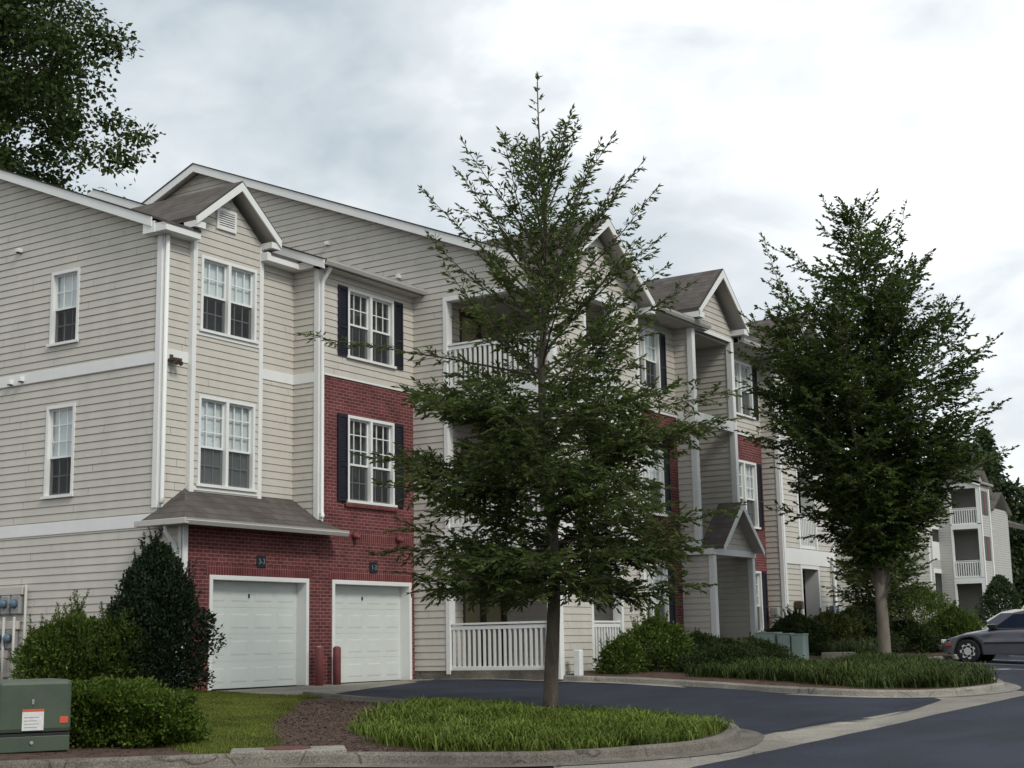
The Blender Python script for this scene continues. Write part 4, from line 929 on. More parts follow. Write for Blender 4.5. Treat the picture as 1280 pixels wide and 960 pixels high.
# ================================================================== WILLOW OAK (foreground)
def willow_oak():
    r = np.random.default_rng(11); bx, by = -.39, -9.06; bz = mound(bx, by) + .09
    T = thing("willow_oak", "tall narrow-leaved oak with straight dark trunk on the grassy kerbed island", "tree", (bx, by, bz))
    H = 10.25; lv = Leaves(); mbw = MB()
    env_h = [1.3, 1.9, 2.9, 3.6, 4.2, 5.1, 5.7, 6.1, 6.8, 7.3, 8.0, 8.6, 9.1, 9.6, 10.1]; env_r = [1.3, 2.1, 2.6, 2.7, 2.75, 2.6, 2.3, 2.0, 1.9, 1.8, 1.75, 1.75, 1.3, .6, .1]
    env = lambda h: float(np.interp(h, env_h, env_r))
    el = lambda h: rad(float(np.interp(h, [1.7, 2.6, 3.6, 4.6, 5.3, 6.0, 6.8, 7.8, 8.6, 9.4], [-8, 0, 8, 20, 32, 44, 51, 57, 63, 72])))
    tp = [np.array([bx + .05 * math.sin(z * .9), by + .05 * math.cos(z * 1.3) - .05, bz + z]) for z in np.linspace(-.15, H, 26)]
    tp[0] = np.array([bx, by, bz - .15]); tr = [.150] + [max(.010, .120 * (1 - (i / 25) ** 1.0 * .98)) for i in range(1, 26)]
    mbt = MB(); mbt.tube([tuple(p) for p in tp], tr, 12, cap=True)
    at = lambda h: tp[min(25, int((h + .15) / (H + .15) * 25))] + (tp[min(25, int((h + .15) / (H + .15) * 25) + 1)] - tp[min(25, int((h + .15) / (H + .15) * 25))]) * (((h + .15) / (H + .15) * 25) % 1)
    az = r.uniform(0, 6.28)
    def limb(hb, ang, e, rho, tw, tws, up, dr, wob=.13, fork=True):
        p = at(hb); d = np.array([math.cos(ang) * math.cos(e), math.sin(ang) * math.cos(e), math.sin(e)]); L = max(.35, min(rho / max(math.cos(e), .25) * .96, (9.45 - hb + r.uniform(-.7, .1)) / max(math.sin(e), .2)))
        pts, dirs = curve_branch(p, d, L, r, up=up, wob=wob)
        branch_with_twigs(lv, mbw, pts, dirs, r, .010 + .008 * L * .6, tw, tws, .125, .050, start=.14, droop=dr, flat=.30, upb=.16)
        if fork and L > 1.2:                                     # side limbs make uneven clumps
            for q in range(int(r.integers(1, 4))):
                i = int(len(pts) * r.uniform(.25, .7)); lat = np.cross(dirs[i], UP); lat /= max(np.linalg.norm(lat), .1)
                d2 = dirs[i] + lat * r.choice([-1, 1]) * r.uniform(.5, 1.0) + UP * r.uniform(-.25, .45); d2 /= np.linalg.norm(d2)
                ps, ds = curve_branch(pts[i], d2, L * r.uniform(.25, .5), r, up=up, wob=wob); branch_with_twigs(lv, mbw, ps, ds, r, .011, tw * .8, tws, .125, .050, start=.15, droop=dr, flat=.30, upb=.16)
    n = 68
    for i in range(n):                                           # dense tiers of the lower crown
        hb = 1.75 + (i / n) ** 1.05 * 3.0; az += 2.39996 + r.uniform(-.6, .6); e = el(hb) + rad(r.uniform(-12, 14)); rho = env(hb) * .8
        for _ in range(5): rho = env(hb + rho * math.tan(e))
        limb(hb, az, e, rho * r.choice([r.uniform(.45, .75), r.uniform(.8, 1.06)], p=[.4, .6]), .60, .078, .06, r.uniform(.15, .5))
    n = 50
    for i in range(n):                                           # open fan of rising shoots above
        hb = 5.0 + (i / n) * 3.9; az += 2.39996 + r.uniform(-.5, .5); e = el(hb) + rad(r.uniform(-10, 10)); rho = env(hb) * .6
        for _ in range(6): rho = min(2.0, env(min(9.9, hb + rho * math.tan(e))))
        limb(hb, az, e, rho * r.uniform(.55, 1.1), (.26 if hb < 5.8 else .32 if hb < 7.2 else .22), .085, .10, .12, wob=.10, fork=hb < 6.0)
    # characteristic long shoots seen against wall and sky
    for hb, lat, e, L, twl in ((5.25, -1, 12, 3.7, .22), (4.6, 1, 4, 3.1, .5), (6.4, -1, 46, 2.75, .22), (6.7, -1, 55, 2.3, .2), (6.3, 1, 44, 2.75, .26), (6.8, 1, 52, 2.5, .2), (7.2, 1, 60, 2.0, .18), (5.4, 1, 22, 2.5, .4), (3.9, -1, 2, 2.9, .5), (2.6, 1, 2, 2.8, .5), (5.9, 1, 36, 2.3, .3), (6.0, -1, 34, 2.3, .3)):
        p = at(hb); d = CR * lat * math.cos(rad(e)) + UP * math.sin(rad(e)) + np.array([-CR[1], CR[0], 0]) * r.uniform(-.25, .25)
        d /= np.linalg.norm(d); pts, dirs = curve_branch(p, d, L, r, up=.08, wob=.08)
        branch_with_twigs(lv, mbw, pts, dirs, r, .022, twl, .09, .112, .048, start=.3, droop=.2, flat=.35)
    for k in range(4):                                               # leader shoots
        a = k * 1.05; p = at(8.0 + .17 * k); d = np.array([.26 * math.cos(a), .26 * math.sin(a), 1.0]); d /= np.linalg.norm(d)
        pts, dirs = curve_branch(p, d, r.uniform(.45, .85), r, up=.1, wob=.05); branch_with_twigs(lv, mbw, pts, dirs, r, .010, .16, .085, .10, .05, start=.1, droop=.08)
    branch_with_twigs(lv, mbw, tp[19:], [UP] * len(tp[19:]), r, .012, .15, .10, .10, .05, start=.0, droop=.08)
    t = mbt.build("trunk", BARK, T, smooth=True)
    mbw.build("limbs", BARK, T, smooth=True, kind='stuff')
    lv.build("crown", LEAF_OAK, T, w=.31, seed=3); return len(lv.P)
n_oak = willow_oak()

# ================================================================== ZELKOVA (right)
def vase_tree(name, label, base, H, fork, env_h, env_r, leaf, seed, mleaf, mbark, r0, nl=9, sp=.24, off=(0, 0), tw=.55, tws=.11, lsp=.05, lw=.45, elmin=56, extra=()):
    r = np.random.default_rng(seed); bx, by, bz = base; T = thing(name, label, "tree", base); lv = Leaves(); mbw = MB(); mbt = MB()
    env = lambda h: float(np.interp(h, env_h, env_r)); c = np.array([bx, by, bz])
    mbt.tube([(bx, by, bz - .2), (bx, by, bz + .12), (bx + .01, by, bz + fork * .6), (bx - .02, by + .01, bz + fork + .25)], [r0 * 1.35, r0 * 1.08, r0 * .95, r0 * .8], 12)
    axis_c = lambda h: np.array([bx + off[0] * min(1, h / H * 1.4), by + off[1] * min(1, h / H * 1.4)])
    for k in range(nl):
        a = k * 2.39996 + .4; e = rad(90 if k == 0 else r.uniform(elmin, 82)); hh = fork * r.uniform(.86, 1.1); p = np.array([bx, by, bz + hh])
        top = H * (1.0 if k == 0 else r.uniform(.70, .97)); L = (top - hh) / max(math.sin(e), .4)
        d = np.array([math.cos(a) * math.cos(e), math.sin(a) * math.cos(e), math.sin(e)]); pts, dirs = curve_branch(p, d, L, r, up=.30, wob=.09, seg=.4)
        keep = 1
        for i, q in enumerate(pts):
            h = q[2] - bz; 
            if np.linalg.norm(q[:2] - axis_c(h)) > env(h) * .82 and i > 2: break
            keep = i
        pts = pts[:keep + 1]; dirs = dirs[:keep + 1]
        if len(pts) < 3: continue
        n = len(pts); rr = [max(.008, r0 * .62 * (1 - .93 * i / (n - 1))) for i in range(n)]; mbt.tube([tuple(q) for q in pts], rr, 7, cap=False)
        Lr = sum(np.linalg.norm(pts[i + 1] - pts[i]) for i in range(n - 1)); cnt = int(Lr / sp)
        for j in range(cnt):
            t = .08 + .92 * (j + r.uniform(0, 1)) / cnt; f = min(t, .999) * (n - 1); i = int(f); q = pts[i] + (pts[i + 1] - pts[i]) * (f - i); h = q[2] - bz
            ang = r.uniform(0, 6.28); out = q[:2] - axis_c(h)
            if r.uniform() < .6 and np.linalg.norm(out) > .25: ang = math.atan2(out[1], out[0]) + r.normal() * .7
            ee = rad(float(np.interp(h / H, [.2, .5, .8, 1], [4, 20, 40, 62])) + r.uniform(-10, 10)); dd = np.array([math.cos(ang) * math.cos(ee), math.sin(ang) * math.cos(ee), math.sin(ee)])
            ln = .3
            while ln < 4:
                e2 = q + dd * ln; hh2 = e2[2] - bz
                if np.linalg.norm(e2[:2] - axis_c(hh2)) > env(hh2) or hh2 > H: break
                ln += .15
            ln = max(.35, min(ln, 3.0) * r.uniform(.6, 1.12))
            ps, ds = curve_branch(q, dd, ln, r, up=.06, wob=.10); branch_with_twigs(lv, mbw, ps, ds, r, .008 + .008 * ln, tw, tws, leaf, lsp, start=.1, droop=.12, flat=.75, upb=.05)
        leafy_twig(lv, mbw, pts[-1], dirs[-1], .7, r, leaf, .06, 0., True, .6)
    for p, d, L, twl in extra:
        p = np.array([bx, by, bz]) + CR * p[0] + UP * p[1]; d = CR * d[0] + UP * d[1] + np.array([-CR[1], CR[0], 0]) * r.uniform(-.15, .15); d /= np.linalg.norm(d)
        ps, ds = curve_branch(p, d, L, r, up=.08, wob=.08); branch_with_twigs(lv, mbw, ps, ds, r, .018, twl, .1, leaf, lsp, start=.25, droop=.1, flat=.7, upb=.05)
    mbt.build("trunk", mbark, T, smooth=True); mbw.build("limbs", mbark, T, smooth=True, kind='stuff'); lv.build("crown", mleaf, T, w=lw, seed=seed)
    return len(lv.P)
n_zel = vase_tree("zelkova_tree", "broad vase-shaped tree with pale forked trunk at the tip of the planted parking bed", (14.34, -9.4, Gz(14.34, -9.4) + .1), 11.3, 1.75,
    [1.9, 2.5, 3.4, 4.6, 5.8, 7.0, 8.2, 9.2, 10.0, 10.6, 11.4], [.2, .55, 1.3, 2.1, 2.5, 2.65, 2.45, 1.95, 1.4, .8, .2], .115, 21, LEAF_ZEL, BARKZ, .15, nl=11, off=(-.05, .08), sp=.165, tws=.09, tw=.6, lw=.52, extra=(((-1.3, 7.0), (-.28, 1), 3.6, .3), ((-1.2, 6.4), (-.6, 1), 2.3, .5), ((1.2, 6.4), (1, .62), 2.2, .4), ((1.3, 5.2), (1, .5), 2.0, .4), ((1.3, 4.2), (1, .38), 2.0, .45), ((.5, 8.6), (.3, 1), 2.6, .35), ((-1.0, 3.4), (-1, .2), 1.3, .5)))
vase_tree("maple_tree", "small light green tree standing behind the pale forked trunk", (22.1, -6.75, Gz(22.1, -6.75) + .08), 3.9, .9, [.8, 1.2, 2.0, 2.8, 3.4, 3.9], [.7, 1.15, 1.3, 1.15, .8, .2], .11, 31, LEAF_MAPLE, BARKZ, .06, nl=7, sp=.16, tw=.4, tws=.10, lsp=.05, lw=.5)

# ================================================================== BACKGROUND TREES
def big_tree(name, label, base, H, crown_r, crown_z0, seed, mleaf, leaf, nclump, per, shape='round', lw=.62, group=None, clr=.9):
    r = np.random.default_rng(seed); bx, by, bz = base; T = thing(name, label, "tree", base, group); mbt = MB(); mbt.tube([(bx, by, bz - .3), (bx + .1, by, bz + H * .5), (bx, by + .1, bz + H * .93)], [H * .018 + .05, H * .011 + .03, .03], 8)
    P = []; D = []; N = []; Ls = []
    for i in range(nclump):
        t = r.uniform(0, 1); h = crown_z0 + (H - crown_z0) * t
        if shape == 'cone': R = crown_r * (1 - t) ** .85 + .15
        else: R = crown_r * (1 - (abs(t - .42) / .62) ** 2.2) ** .5 if abs(t - .42) < .62 else .2
        a = r.uniform(0, 6.283); q = R * (r.uniform(.12, 1) ** .55) * (1 + .16 * math.sin(a * 3 + t * 9) + .08 * math.sin(a * 7 + 2))
        c = np.array([bx + math.cos(a) * q, by + math.sin(a) * q, bz + h])
        if r.uniform() < .5: mbt.tube([(bx, by, bz + max(crown_z0 * .8, h - q * .5)), tuple((c + np.array([bx, by, bz + h])) / 2 - UP * q * .08), tuple(c)], [.012 * H * .3, .05, .015], 4, cap=False)
        cs = clr * r.uniform(.6, 1.2) * (R / crown_r * .6 + .4)
        k = int(per * r.uniform(.6, 1.4)); off = r.normal(size=(k, 3)) * cs * .48 * np.array([1, 1, .55])
        if shape == 'cone': off[:, 2] -= .35 * np.linalg.norm(off[:, :2], axis=1)
        P.append(c + off); D.append(unit(off + r.normal(size=(k, 3)) * .5 - np.array([0, 0, .25]))); N.append(r.normal(size=(k, 3)) + np.array([0, 0, .8])); Ls.append(leaf * r.uniform(.6, 1.3, (k, 1)))
    mbt.build("trunk", BARK, T, smooth=True); Ls = np.concatenate(Ls)
    leafmesh("crown", np.concatenate(P), np.concatenate(D), np.concatenate(N), Ls, Ls * lw, mleaf, T, r)
big_tree("tall_broadleaf_tree", "very tall dark broadleaf tree rising behind the left roof", (10.2, 22.4, 0), 29.5, 6.1, 9.0, 43, LEAF_BIG, .21, 900, 150, clr=.95)
far = [("dense dark evergreen tree right behind the distant building", (96, 11.5, 1.6), 14.0, 3.6, 1.0, 'round'),
       ("shorter bushy tree at the far edge of the distant building", (100, 8.6, 1.6), 11.0, 3.4, .6, 'round'),
       ("pointed dark tree between distant roof and bare-topped pine", (112, 13.5, 1.8), 17.0, 3.5, 1.5, 'cone'),
       ("rounded far tree at the right edge of the picture", (104, 5.2, 1.6), 10.5, 3.4, .5, 'round')]
for i, (lb, b, H, cr, z0, sh) in enumerate(far): big_tree("background_tree", lb, b, H, cr, z0, 50 + i, LEAF_FAR, .42, 240, 60, sh, group="trees beyond the distant building", clr=1.1)
big_tree("pine_tree", "tall thin sparse pine against the sky at the right edge", (118, 9.8, 1.8), 20.5, 2.2, 7.0, 61, LEAF_FAR, .5, 70, 26, 'cone', lw=.25, group="trees beyond the distant building", clr=.9)

# ================================================================== SHRUBS
def shrub(name, label, base, H, prof, nleaf, leaf, mleaf, seed, sx=1.0, sy=1.0, rot=0.0, lw=.5, spikes=0, spike_h=.4, cat="shrub", group=None, deep=.45, lump=.16, boxy=1.0, up=.3):
    r = np.random.default_rng(seed); bx, by, bz = base; T = thing(name, label, cat, base, group)
    hs, rs = zip(*prof); n = nleaf
    t = r.uniform(0, 1, n) ** .9; R = np.interp(t, hs, rs); a = r.uniform(0, 6.283, n)
    q = 1 - deep * r.uniform(0, 1, n) ** 1.8
    sel = r.uniform(0, 1, n) < .22; t = np.where(sel, np.minimum(1, t + (1 - t) * r.uniform(0, 1, n) ** .4), t); R = np.where(sel, np.interp(t, hs, rs) * r.uniform(0, 1, n) ** .5, R); 
    ca, sa = np.cos(a), np.sin(a)
    if boxy != 1.0: ca = np.sign(ca) * np.abs(ca) ** boxy; sa = np.sign(sa) * np.abs(sa) ** boxy
    lum = 1 + lump * np.sin(a * 3 + t * 5 + seed) + lump * .7 * np.sin(a * 5 - t * 9 + seed * 2) + lump * .5 * np.sin(a * 11 + t * 17)
    nz = np.array([noise.noise((c0 * r1 * 2.6 + seed, s0 * r1 * 2.6, t0 * H * 2.6)) for c0, s0, r1, t0 in zip(ca, sa, R, t)]); lum = lum * (1 + .30 * nz)
    q = np.where(r.uniform(0, 1, n) < .10, q * r.uniform(1.0, 1.16, n), q)
    x = R * q * lum * ca * sx; y = R * q * lum * sa * sy; z = t * H * (1 + .05 * np.sin(a * 4 + seed) + .04 * np.sin(x * 9) * np.sin(y * 8))
    c, s = math.cos(rot), math.sin(rot); X = x * c - y * s; Y = x * s + y * c
    P = np.stack([bx + X, by + Y, bz + z], 1) + r.normal(size=(n, 3)) * .025
    D = np.stack([X, Y, (t - .2) * H * .7], 1); D = unit(D) + r.normal(size=(n, 3)) * .6 + np.array([0, 0, up]); N = r.normal(size=(n, 3)) + unit(D) * .2 + np.array([0, 0, .9])
    L = leaf * r.uniform(.6, 1.25, (n, 1)); mb = MB(); Ps = [P]; Ds = [D]; Ns = [N]; Ls = [L]
    for k in range(10):
        aa = r.uniform(0, 6.283); hh = r.uniform(.55, .92); q2 = np.interp(hh, hs, rs) * .7
        mb.tube([(bx + r.normal() * .04, by + r.normal() * .04, bz - .03), (bx + q2 * .5 * math.cos(aa) * sx, by + q2 * .5 * math.sin(aa) * sy, bz + hh * H * .6), (bx + q2 * math.cos(aa) * sx, by + q2 * math.sin(aa) * sy, bz + hh * H)], [.025, .016, .006], 5, cap=False)
    for k in range(spikes):
        aa = r.uniform(0, 6.283); hh = r.uniform(.35, 1) ** .6; q2 = np.interp(hh, hs, rs) * r.uniform(.3, 1.0) if hh < .95 else 0
        lx, ly = q2 * math.cos(aa) * sx, q2 * math.sin(aa) * sy
        p = np.array([bx + lx * c - ly * s, by + lx * s + ly * c, bz + hh * H]); d = np.array([math.cos(aa) * .25, math.sin(aa) * .25, 1.0]) + rvec(r) * .15; d /= np.linalg.norm(d); ln = spike_h * r.uniform(.5, 1.2); m = int(ln / .0045)
        tt = r.uniform(-.6, 1, m); pp = p + d * ln * tt[:, None] + r.normal(size=(m, 3)) * .025 * (1.2 - tt[:, None]); dd = r.normal(size=(m, 3)) + d * 1.0; Ps.append(pp); Ds.append(dd); Ns.append(r.normal(size=(m, 3))); Ls.append(leaf * (1.1 - .5 * tt[:, None]) * r.uniform(.7, 1.1, (m, 1)))
        mb.tube([tuple(p - d * .2), tuple(p + d * ln)], [.006, .003], 3, cap=False)
    st = mb.build("stem", BARK, T, smooth=True); st['kind'] = 'stuff'
    Ls = np.concatenate(Ls); leafmesh("foliage", np.concatenate(Ps), np.concatenate(Ds), np.concatenate(Ns), Ls, Ls * lw, mleaf, T, r)
    return T
G1 = lambda x, y, d=.04: (x, y, Gz(x, y) + d)
shrub("holly_bush", "tall dark conical holly beside the left garage door", G1(-1.22, -1.30), 2.5, [(0, .8), (.12, 1.05), (.4, 1.08), (.65, .88), (.85, .58), (1, .22)], 44000, .072, LEAF_HOLLY, 71, spikes=70, spike_h=.5, lump=.15, sx=.80, sy=.80, lw=.58, deep=.8)
for i, (x, y, h, w) in enumerate(((-3.1, -.75, 1.1, .44), (-2.6, -.85, 1.28, .48), (-2.05, -1.15, 1.22, .50))):
    shrub("privet_shrub", ("leftmost upright light green shrub against the siding, lowest of three", "middle upright light green shrub against the siding, tallest of three", "upright light green shrub just left of the tall dark holly")[i], G1(x, y), h, [(0, .5), (.2, .9), (.6, .95), (.9, .7), (1, .5)], 13000, .08, LEAF_PRIV, 80 + i, sx=w * 1.1, sy=w * 1.1, spikes=30, spike_h=.5, lw=.4, cat="shrub", group="light green shrubs by the left wall")
shrub("boxwood_shrub", "clipped bright green boxwood right beside the green utility cabinet", G1(-7.98, -7.52), .66, [(0, .75), (.15, .95), (.7, 1.0), (.92, .85), (1, .55)], 26000, .052, LEAF_BOX, 91, sx=.62, sy=.56, lw=.6, cat="shrub", boxy=.75, group="clipped boxwoods in the mulch")
shrub("boxwood_shrub", "lower clipped boxwood between the lawn and its taller neighbour", G1(-7.74, -8.02), .56, [(0, .75), (.15, .95), (.7, 1.0), (.92, .85), (1, .55)], 26000, .052, LEAF_BOX, 92, sx=.52, sy=.54, lw=.6, cat="shrub", boxy=.75, group="clipped boxwoods in the mulch")
dome = [(0, .85), (.25, 1.0), (.6, .85), (.85, .5), (1, .15)]
shrub("euonymus_shrub", "yellow-green loose shrub in front of the white patio railing", G1(9.6, -5.75), 1.1, dome, 14000, .08, LEAF_PRIV, 101, sx=1.0, sy=.85, spikes=26, spike_h=.5, lw=.5)
shrub("euonymus_shrub", "small leafy shrub beside the white square bollard", G1(8.35, -5.6), .75, dome, 7000, .075, LEAF_PRIV, 102, sx=.6, sy=.5, spikes=10, spike_h=.4, lw=.5)
for i, (x, y, h, w, lb) in enumerate(((9.9, -7.3, .55, 1.15, "low dark spreading mound at the left end of the planted bed"), (11.0, -6.8, .64, 1.35, "largest dark rounded mound below the porch columns"), (12.2, -6.9, .6, 1.2, "dark rounded mound left of the pale utility pedestals"), (12.1, -5.6, .68, 1.1, "dark shrub tucked against the brick wall beside the porch"))):
    shrub("juniper_mound", lb, G1(x, y), h, dome, 20000, .07, LEAF_DARK, 110 + i, sx=w, sy=w * .8, lw=.4, lump=.16, spikes=16, spike_h=.22, group="dark low mounds in the planted bed")
for i, (x, y, h, w, ml, lb) in enumerate(((17.6, -5.9, 1.0, .95, LEAF_DARK, "dark bushy shrub right behind the pale utility pedestals"), (18.9, -6.3, 1.05, 1.0, LEAF_NAND, "reddish green shrub below the dark patio opening"), (20.3, -6.7, .9, 1.0, LEAF_DARK, "dark hedge shrub left of the forked trunk"), (22.9, -7.1, .85, 1.15, LEAF_DARK, "dark hedge shrub just right of the forked trunk"), (26.5, -4.7, 1.3, 1.3, LEAF_DARK, "hedge shrub in front of the silver sedan"), (24.3, -8.2, 1.25, .85, LEAF_PRIV, "yellow-green shrub beyond the silver sedan's bonnet"), (33.5, -4.2, 1.9, 1.5, LEAF_PRIV, "lighter green shrub above the silver sedan's windscreen"))):
    shrub("hedge_shrub", lb, G1(x, y), h, dome, 14000, .095, ml, 120 + i, sx=w * 1.15, sy=w, lw=.45, lump=.17, spikes=26, spike_h=.38, group="shrubs along the parking bay")
shrub("evergreen_bush", "dark tall bush in front of the distant building's corner", (57.6, -1.0, 1.05), 2.5, dome, 6000, .18, LEAF_FAR, 140, sx=1.0, sy=1.0, lw=.5, lump=.12)

# ---- liriope and lawn
def blades(name, pts, H, W, mleaf, seed, arch=1.0, zf=None, per=16, spread=.075):
    r = np.random.default_rng(seed); n = len(pts) * per; tn = np.array([noise.noise((p[0] * .9, p[1] * .9, seed)) for p in pts]); tn2 = np.array([noise.noise((p[0] * 2.3, p[1] * 2.3, seed + 9)) for p in pts])
    hf = np.repeat(np.clip(1 + .45 * tn + .35 * tn2 + r.normal(size=len(pts)) * .12, .45, 1.6), per); ro = np.repeat(.30 * tn - .22 * tn2 + r.normal(size=len(pts)) * .06, per); base = np.repeat(np.array(pts), per, 0) + np.concatenate([r.normal(size=(n, 2)) * spread, np.zeros((n, 1))], 1)
    a = r.uniform(0, 6.283, n); h = H * hf * r.uniform(.55, 1.2, n); out = h * r.uniform(.5, 1.35, n) * arch; d = np.stack([np.cos(a), np.sin(a)], 1); sd = np.stack([-np.sin(a), np.cos(a)], 1)
    V = np.empty((n, 7, 3)); ws = [W, W * .95, W * .7]
    for k, (f, zz) in enumerate(((0, 0), (.32, .66), (.72, .88))):
        c = base[:, :2] + d * (out * f)[:, None]; z = base[:, 2] + h * zz
        V[:, 2 * k, :2] = c + sd * ws[k] / 2; V[:, 2 * k + 1, :2] = c - sd * ws[k] / 2; V[:, 2 * k, 2] = z; V[:, 2 * k + 1, 2] = z
    V[:, 6, :2] = base[:, :2] + d * (out * 1.15)[:, None]; V[:, 6, 2] = base[:, 2] + h * r.uniform(.25, .8, n)
    o = np.arange(n)[:, None] * 7; quads = np.concatenate([o + [0, 1, 3, 2], o + [2, 3, 5, 4]], 1).reshape(-1, 4); tris = o + [4, 5, 6]
    me = bpy.data.meshes.new(name); nq = 2 * n; me.vertices.add(7 * n); me.vertices.foreach_set("co", V.ravel()); me.loops.add(nq * 4 + n * 3); me.polygons.add(nq + n)
    me.loops.foreach_set("vertex_index", np.concatenate([quads.ravel(), tris.ravel()]).astype(np.int32)); me.polygons.foreach_set("loop_start", np.concatenate([np.arange(nq) * 4, nq * 4 + np.arange(n) * 3]).astype(np.int32))
    rv = np.clip(r.beta(2, 2.3, n) + ro, 0, 1); rv = np.where(r.uniform(0, 1, n) < .05, 1.0, rv); h = h * np.where(r.uniform(0, 1, n) < .04, 1.45, 1.0); at = me.attributes.new("rnd", 'FLOAT', 'FACE'); at.data.foreach_set("value", np.concatenate([np.repeat(rv, 2), rv]).astype(np.float32))
    me.materials.append(mleaf); me.update(calc_edges=True); ob_ = bpy.data.objects.new(name, me); COL.objects.link(ob_); ob_['kind'] = 'stuff'; return ob_
def inside(p, poly):
    x, y = p; c = False; n = len(poly)
    for i in range(n):
        x0, y0 = poly[i]; x1, y1 = poly[(i + 1) % n]
        if (y0 > y) != (y1 > y) and x < (x1 - x0) * (y - y0) / (y1 - y0) + x0: c = not c
    return c
def scatter(poly, n, r, zf, dz):
    xs = [p[0] for p in poly]; ys = [p[1] for p in poly]; out = []
    while len(out) < n:
        p = (r.uniform(min(xs), max(xs)), r.uniform(min(ys), max(ys)))
        if inside(p, poly): out.append((p[0], p[1], zf(*p) + dz))
    return out
r_ = np.random.default_rng(5)
GB = [(-5.3, -9.3), (-3.6, -8.1), (-1.6, -7.2), (-.85, -7.6), (-.9, -8.6), (-1.1, -10.6), (-1.35, -11.8), (-1.9, -12.55), (-2.7, -12.85), (-3.8, -12.95), (-4.9, -12.6), (-5.7, -12.0), (-6.2, -11.2), (-6.0, -10.2)]
pts = [p for p in scatter(GB, 1150, r_, mound, .10) if math.hypot(p[0] + .85, p[1] + 9.55) > .72 + .35 * noise.noise((p[0] * 2, p[1] * 2, 1)) and noise.noise((p[0] * 1.6, p[1] * 1.6, 7)) > -.42]
blades("liriope_bed", pts, .185, .015, BLADE, 6, per=30, spread=.10)
LB = [(8.0, -9.2), (7.2, -11.3), (7.3, -12.2), (8.2, -12.9), (9.5, -13.0), (10.5, -12.75), (11.6, -12.2), (12.8, -11.25), (13.6, -10.4), (14.2, -9.7), (13.9, -8.8), (12.5, -9.2), (10.5, -9.0), (9.0, -8.0), (8.0, -7.4)]
blades("liriope_bed", scatter(LB, 1150, r_, Gz, .10), .29, .019, BLADED, 7, per=20, spread=.10)
blades("liriope_bed", scatter([(15.4, -7.9), (17.0, -7.5), (17.4, -8.1), (15.6, -8.7)], 110, r_, Gz, .10), .4, .02, BLADED, 8, per=14)
lz = lambda x, y: mound(x, y) - (.07 if x > -.35 and y > -3.8 else 0)
blades("lawn", scatter(LAWNP, 8200, r_, lz, .10), .045, .007, LAWN, 9, arch=.9, per=10)
# mulch chips and fallen leaves: loose litter
def litter(name, poly, n, m, seed, s=.03, zf=None):
    r = np.random.default_rng(seed); P = np.array(scatter(poly, n, r, zf or mound, .108)); D = r.normal(size=(n, 3)) * np.array([1, 1, .25]); N = r.normal(size=(n, 3)) * .4 + np.array([0, 0, 1.]); L = s * r.uniform(.5, 1.5, (n, 1))
    leafmesh(name, P, D, N, L, L * .45, m, None, r, kind='stuff')
CHIP = leafmat("mulch_chip", (.03, .02, .016), (.07, .048, .036), (.17, .12, .085), 0.0)
litter("mulch_chips", [(-7.25, -9.6), (-4.85, -7.25), (-2.45, -5.6), (-.95, -4.35), (-.5, -6.2), (-.75, -8.2), (-1.6, -7.1), (-3.7, -8.0), (-5.4, -9.2), (-6.2, -10.4), (-6.4, -11.2), (-7.1, -10.5)], 7000, CHIP, 15)
litter("mulch_chips", [(-14, -6.3), (-12, -7.3), (-9.4, -8.7), (-8.3, -9.3), (-6.6, -7.1), (-3.2, -3.8), (-.5, -1.2), (-.5, .5), (-9, 2)], 9000, CHIP, 16)
litter("mulch_chips", [(-1.3, -9.9), (.0, -9.9), (-.3, -8.6), (-1.2, -8.5)], 700, leafmat("dry_leaf", (.07, .045, .02), (.16, .10, .05), (.28, .2, .1), .1), 17, s=.07)

# ================================================================== SMALL THINGS
# green pad transformer at the left edge
tx = thing("utility_cabinet", "green pad-mounted electrical cabinet with white and orange stickers at the left edge", "utility box", (-8.98, -7.42, Gz(-8.9, -7.4) + .04))
tx.rotation_euler = (0, 0, rad(-29))
def tpart(mb, name, m, bevel=0, par=tx): return mb.build(name, m, par, loc=(0, 0, 0), bevel=bevel)
mb = MB(); mb.box(-.39, .39, -.44, .44, 0.0, .17); tpart(mb, "base", XFGREEN, .01)
mb = MB(); mb.box(-.40, .40, -.46, .46, .20, .77); hood = tpart(mb, "hood", XFGREEN, .05)
mb = MB(); mb.box(-.385, .385, -.442, .44, .171, .199); tpart(mb, "base_gap", BLACKP)
STK = mat("white_sticker", (.62, .63, .62), .5, .12, 25); RED = mat("red_sticker", (.55, .10, .05), .5, .1, 10)
mb = MB(); mb.box(-.13, .10, -.466, -.462, .23, .43); s_ = tpart(mb, "sticker", STK)
mb = MB()
for k in range(4): mb.box(-.11, .03 + .02 * (k % 2), -.4672, -.4664, .26 + k * .035, .268 + k * .035)
tpart(mb, "sticker_print", GREYM)
mb = MB(); mb.box(-.13, .10, -.468, -.4645, .431, .458); tpart(mb, "sticker", RED, 0)
mb = MB(); mb.box(.27, .36, -.466, -.462, .30, .37); tpart(mb, "sticker", RED)
mb = MB(); mb.tube([(-.02, -.46, .55), (-.02, -.475, .55)], .014, 8); mb.box(-.03, -.01, -.475, -.462, .51, .54); tpart(mb, "padlock", GREYM)
mb = MB(); mb.tube([(-.02, -.46, .1), (-.02, -.455, .1)], .02, 8); tpart(mb, "bolt", GREYM)
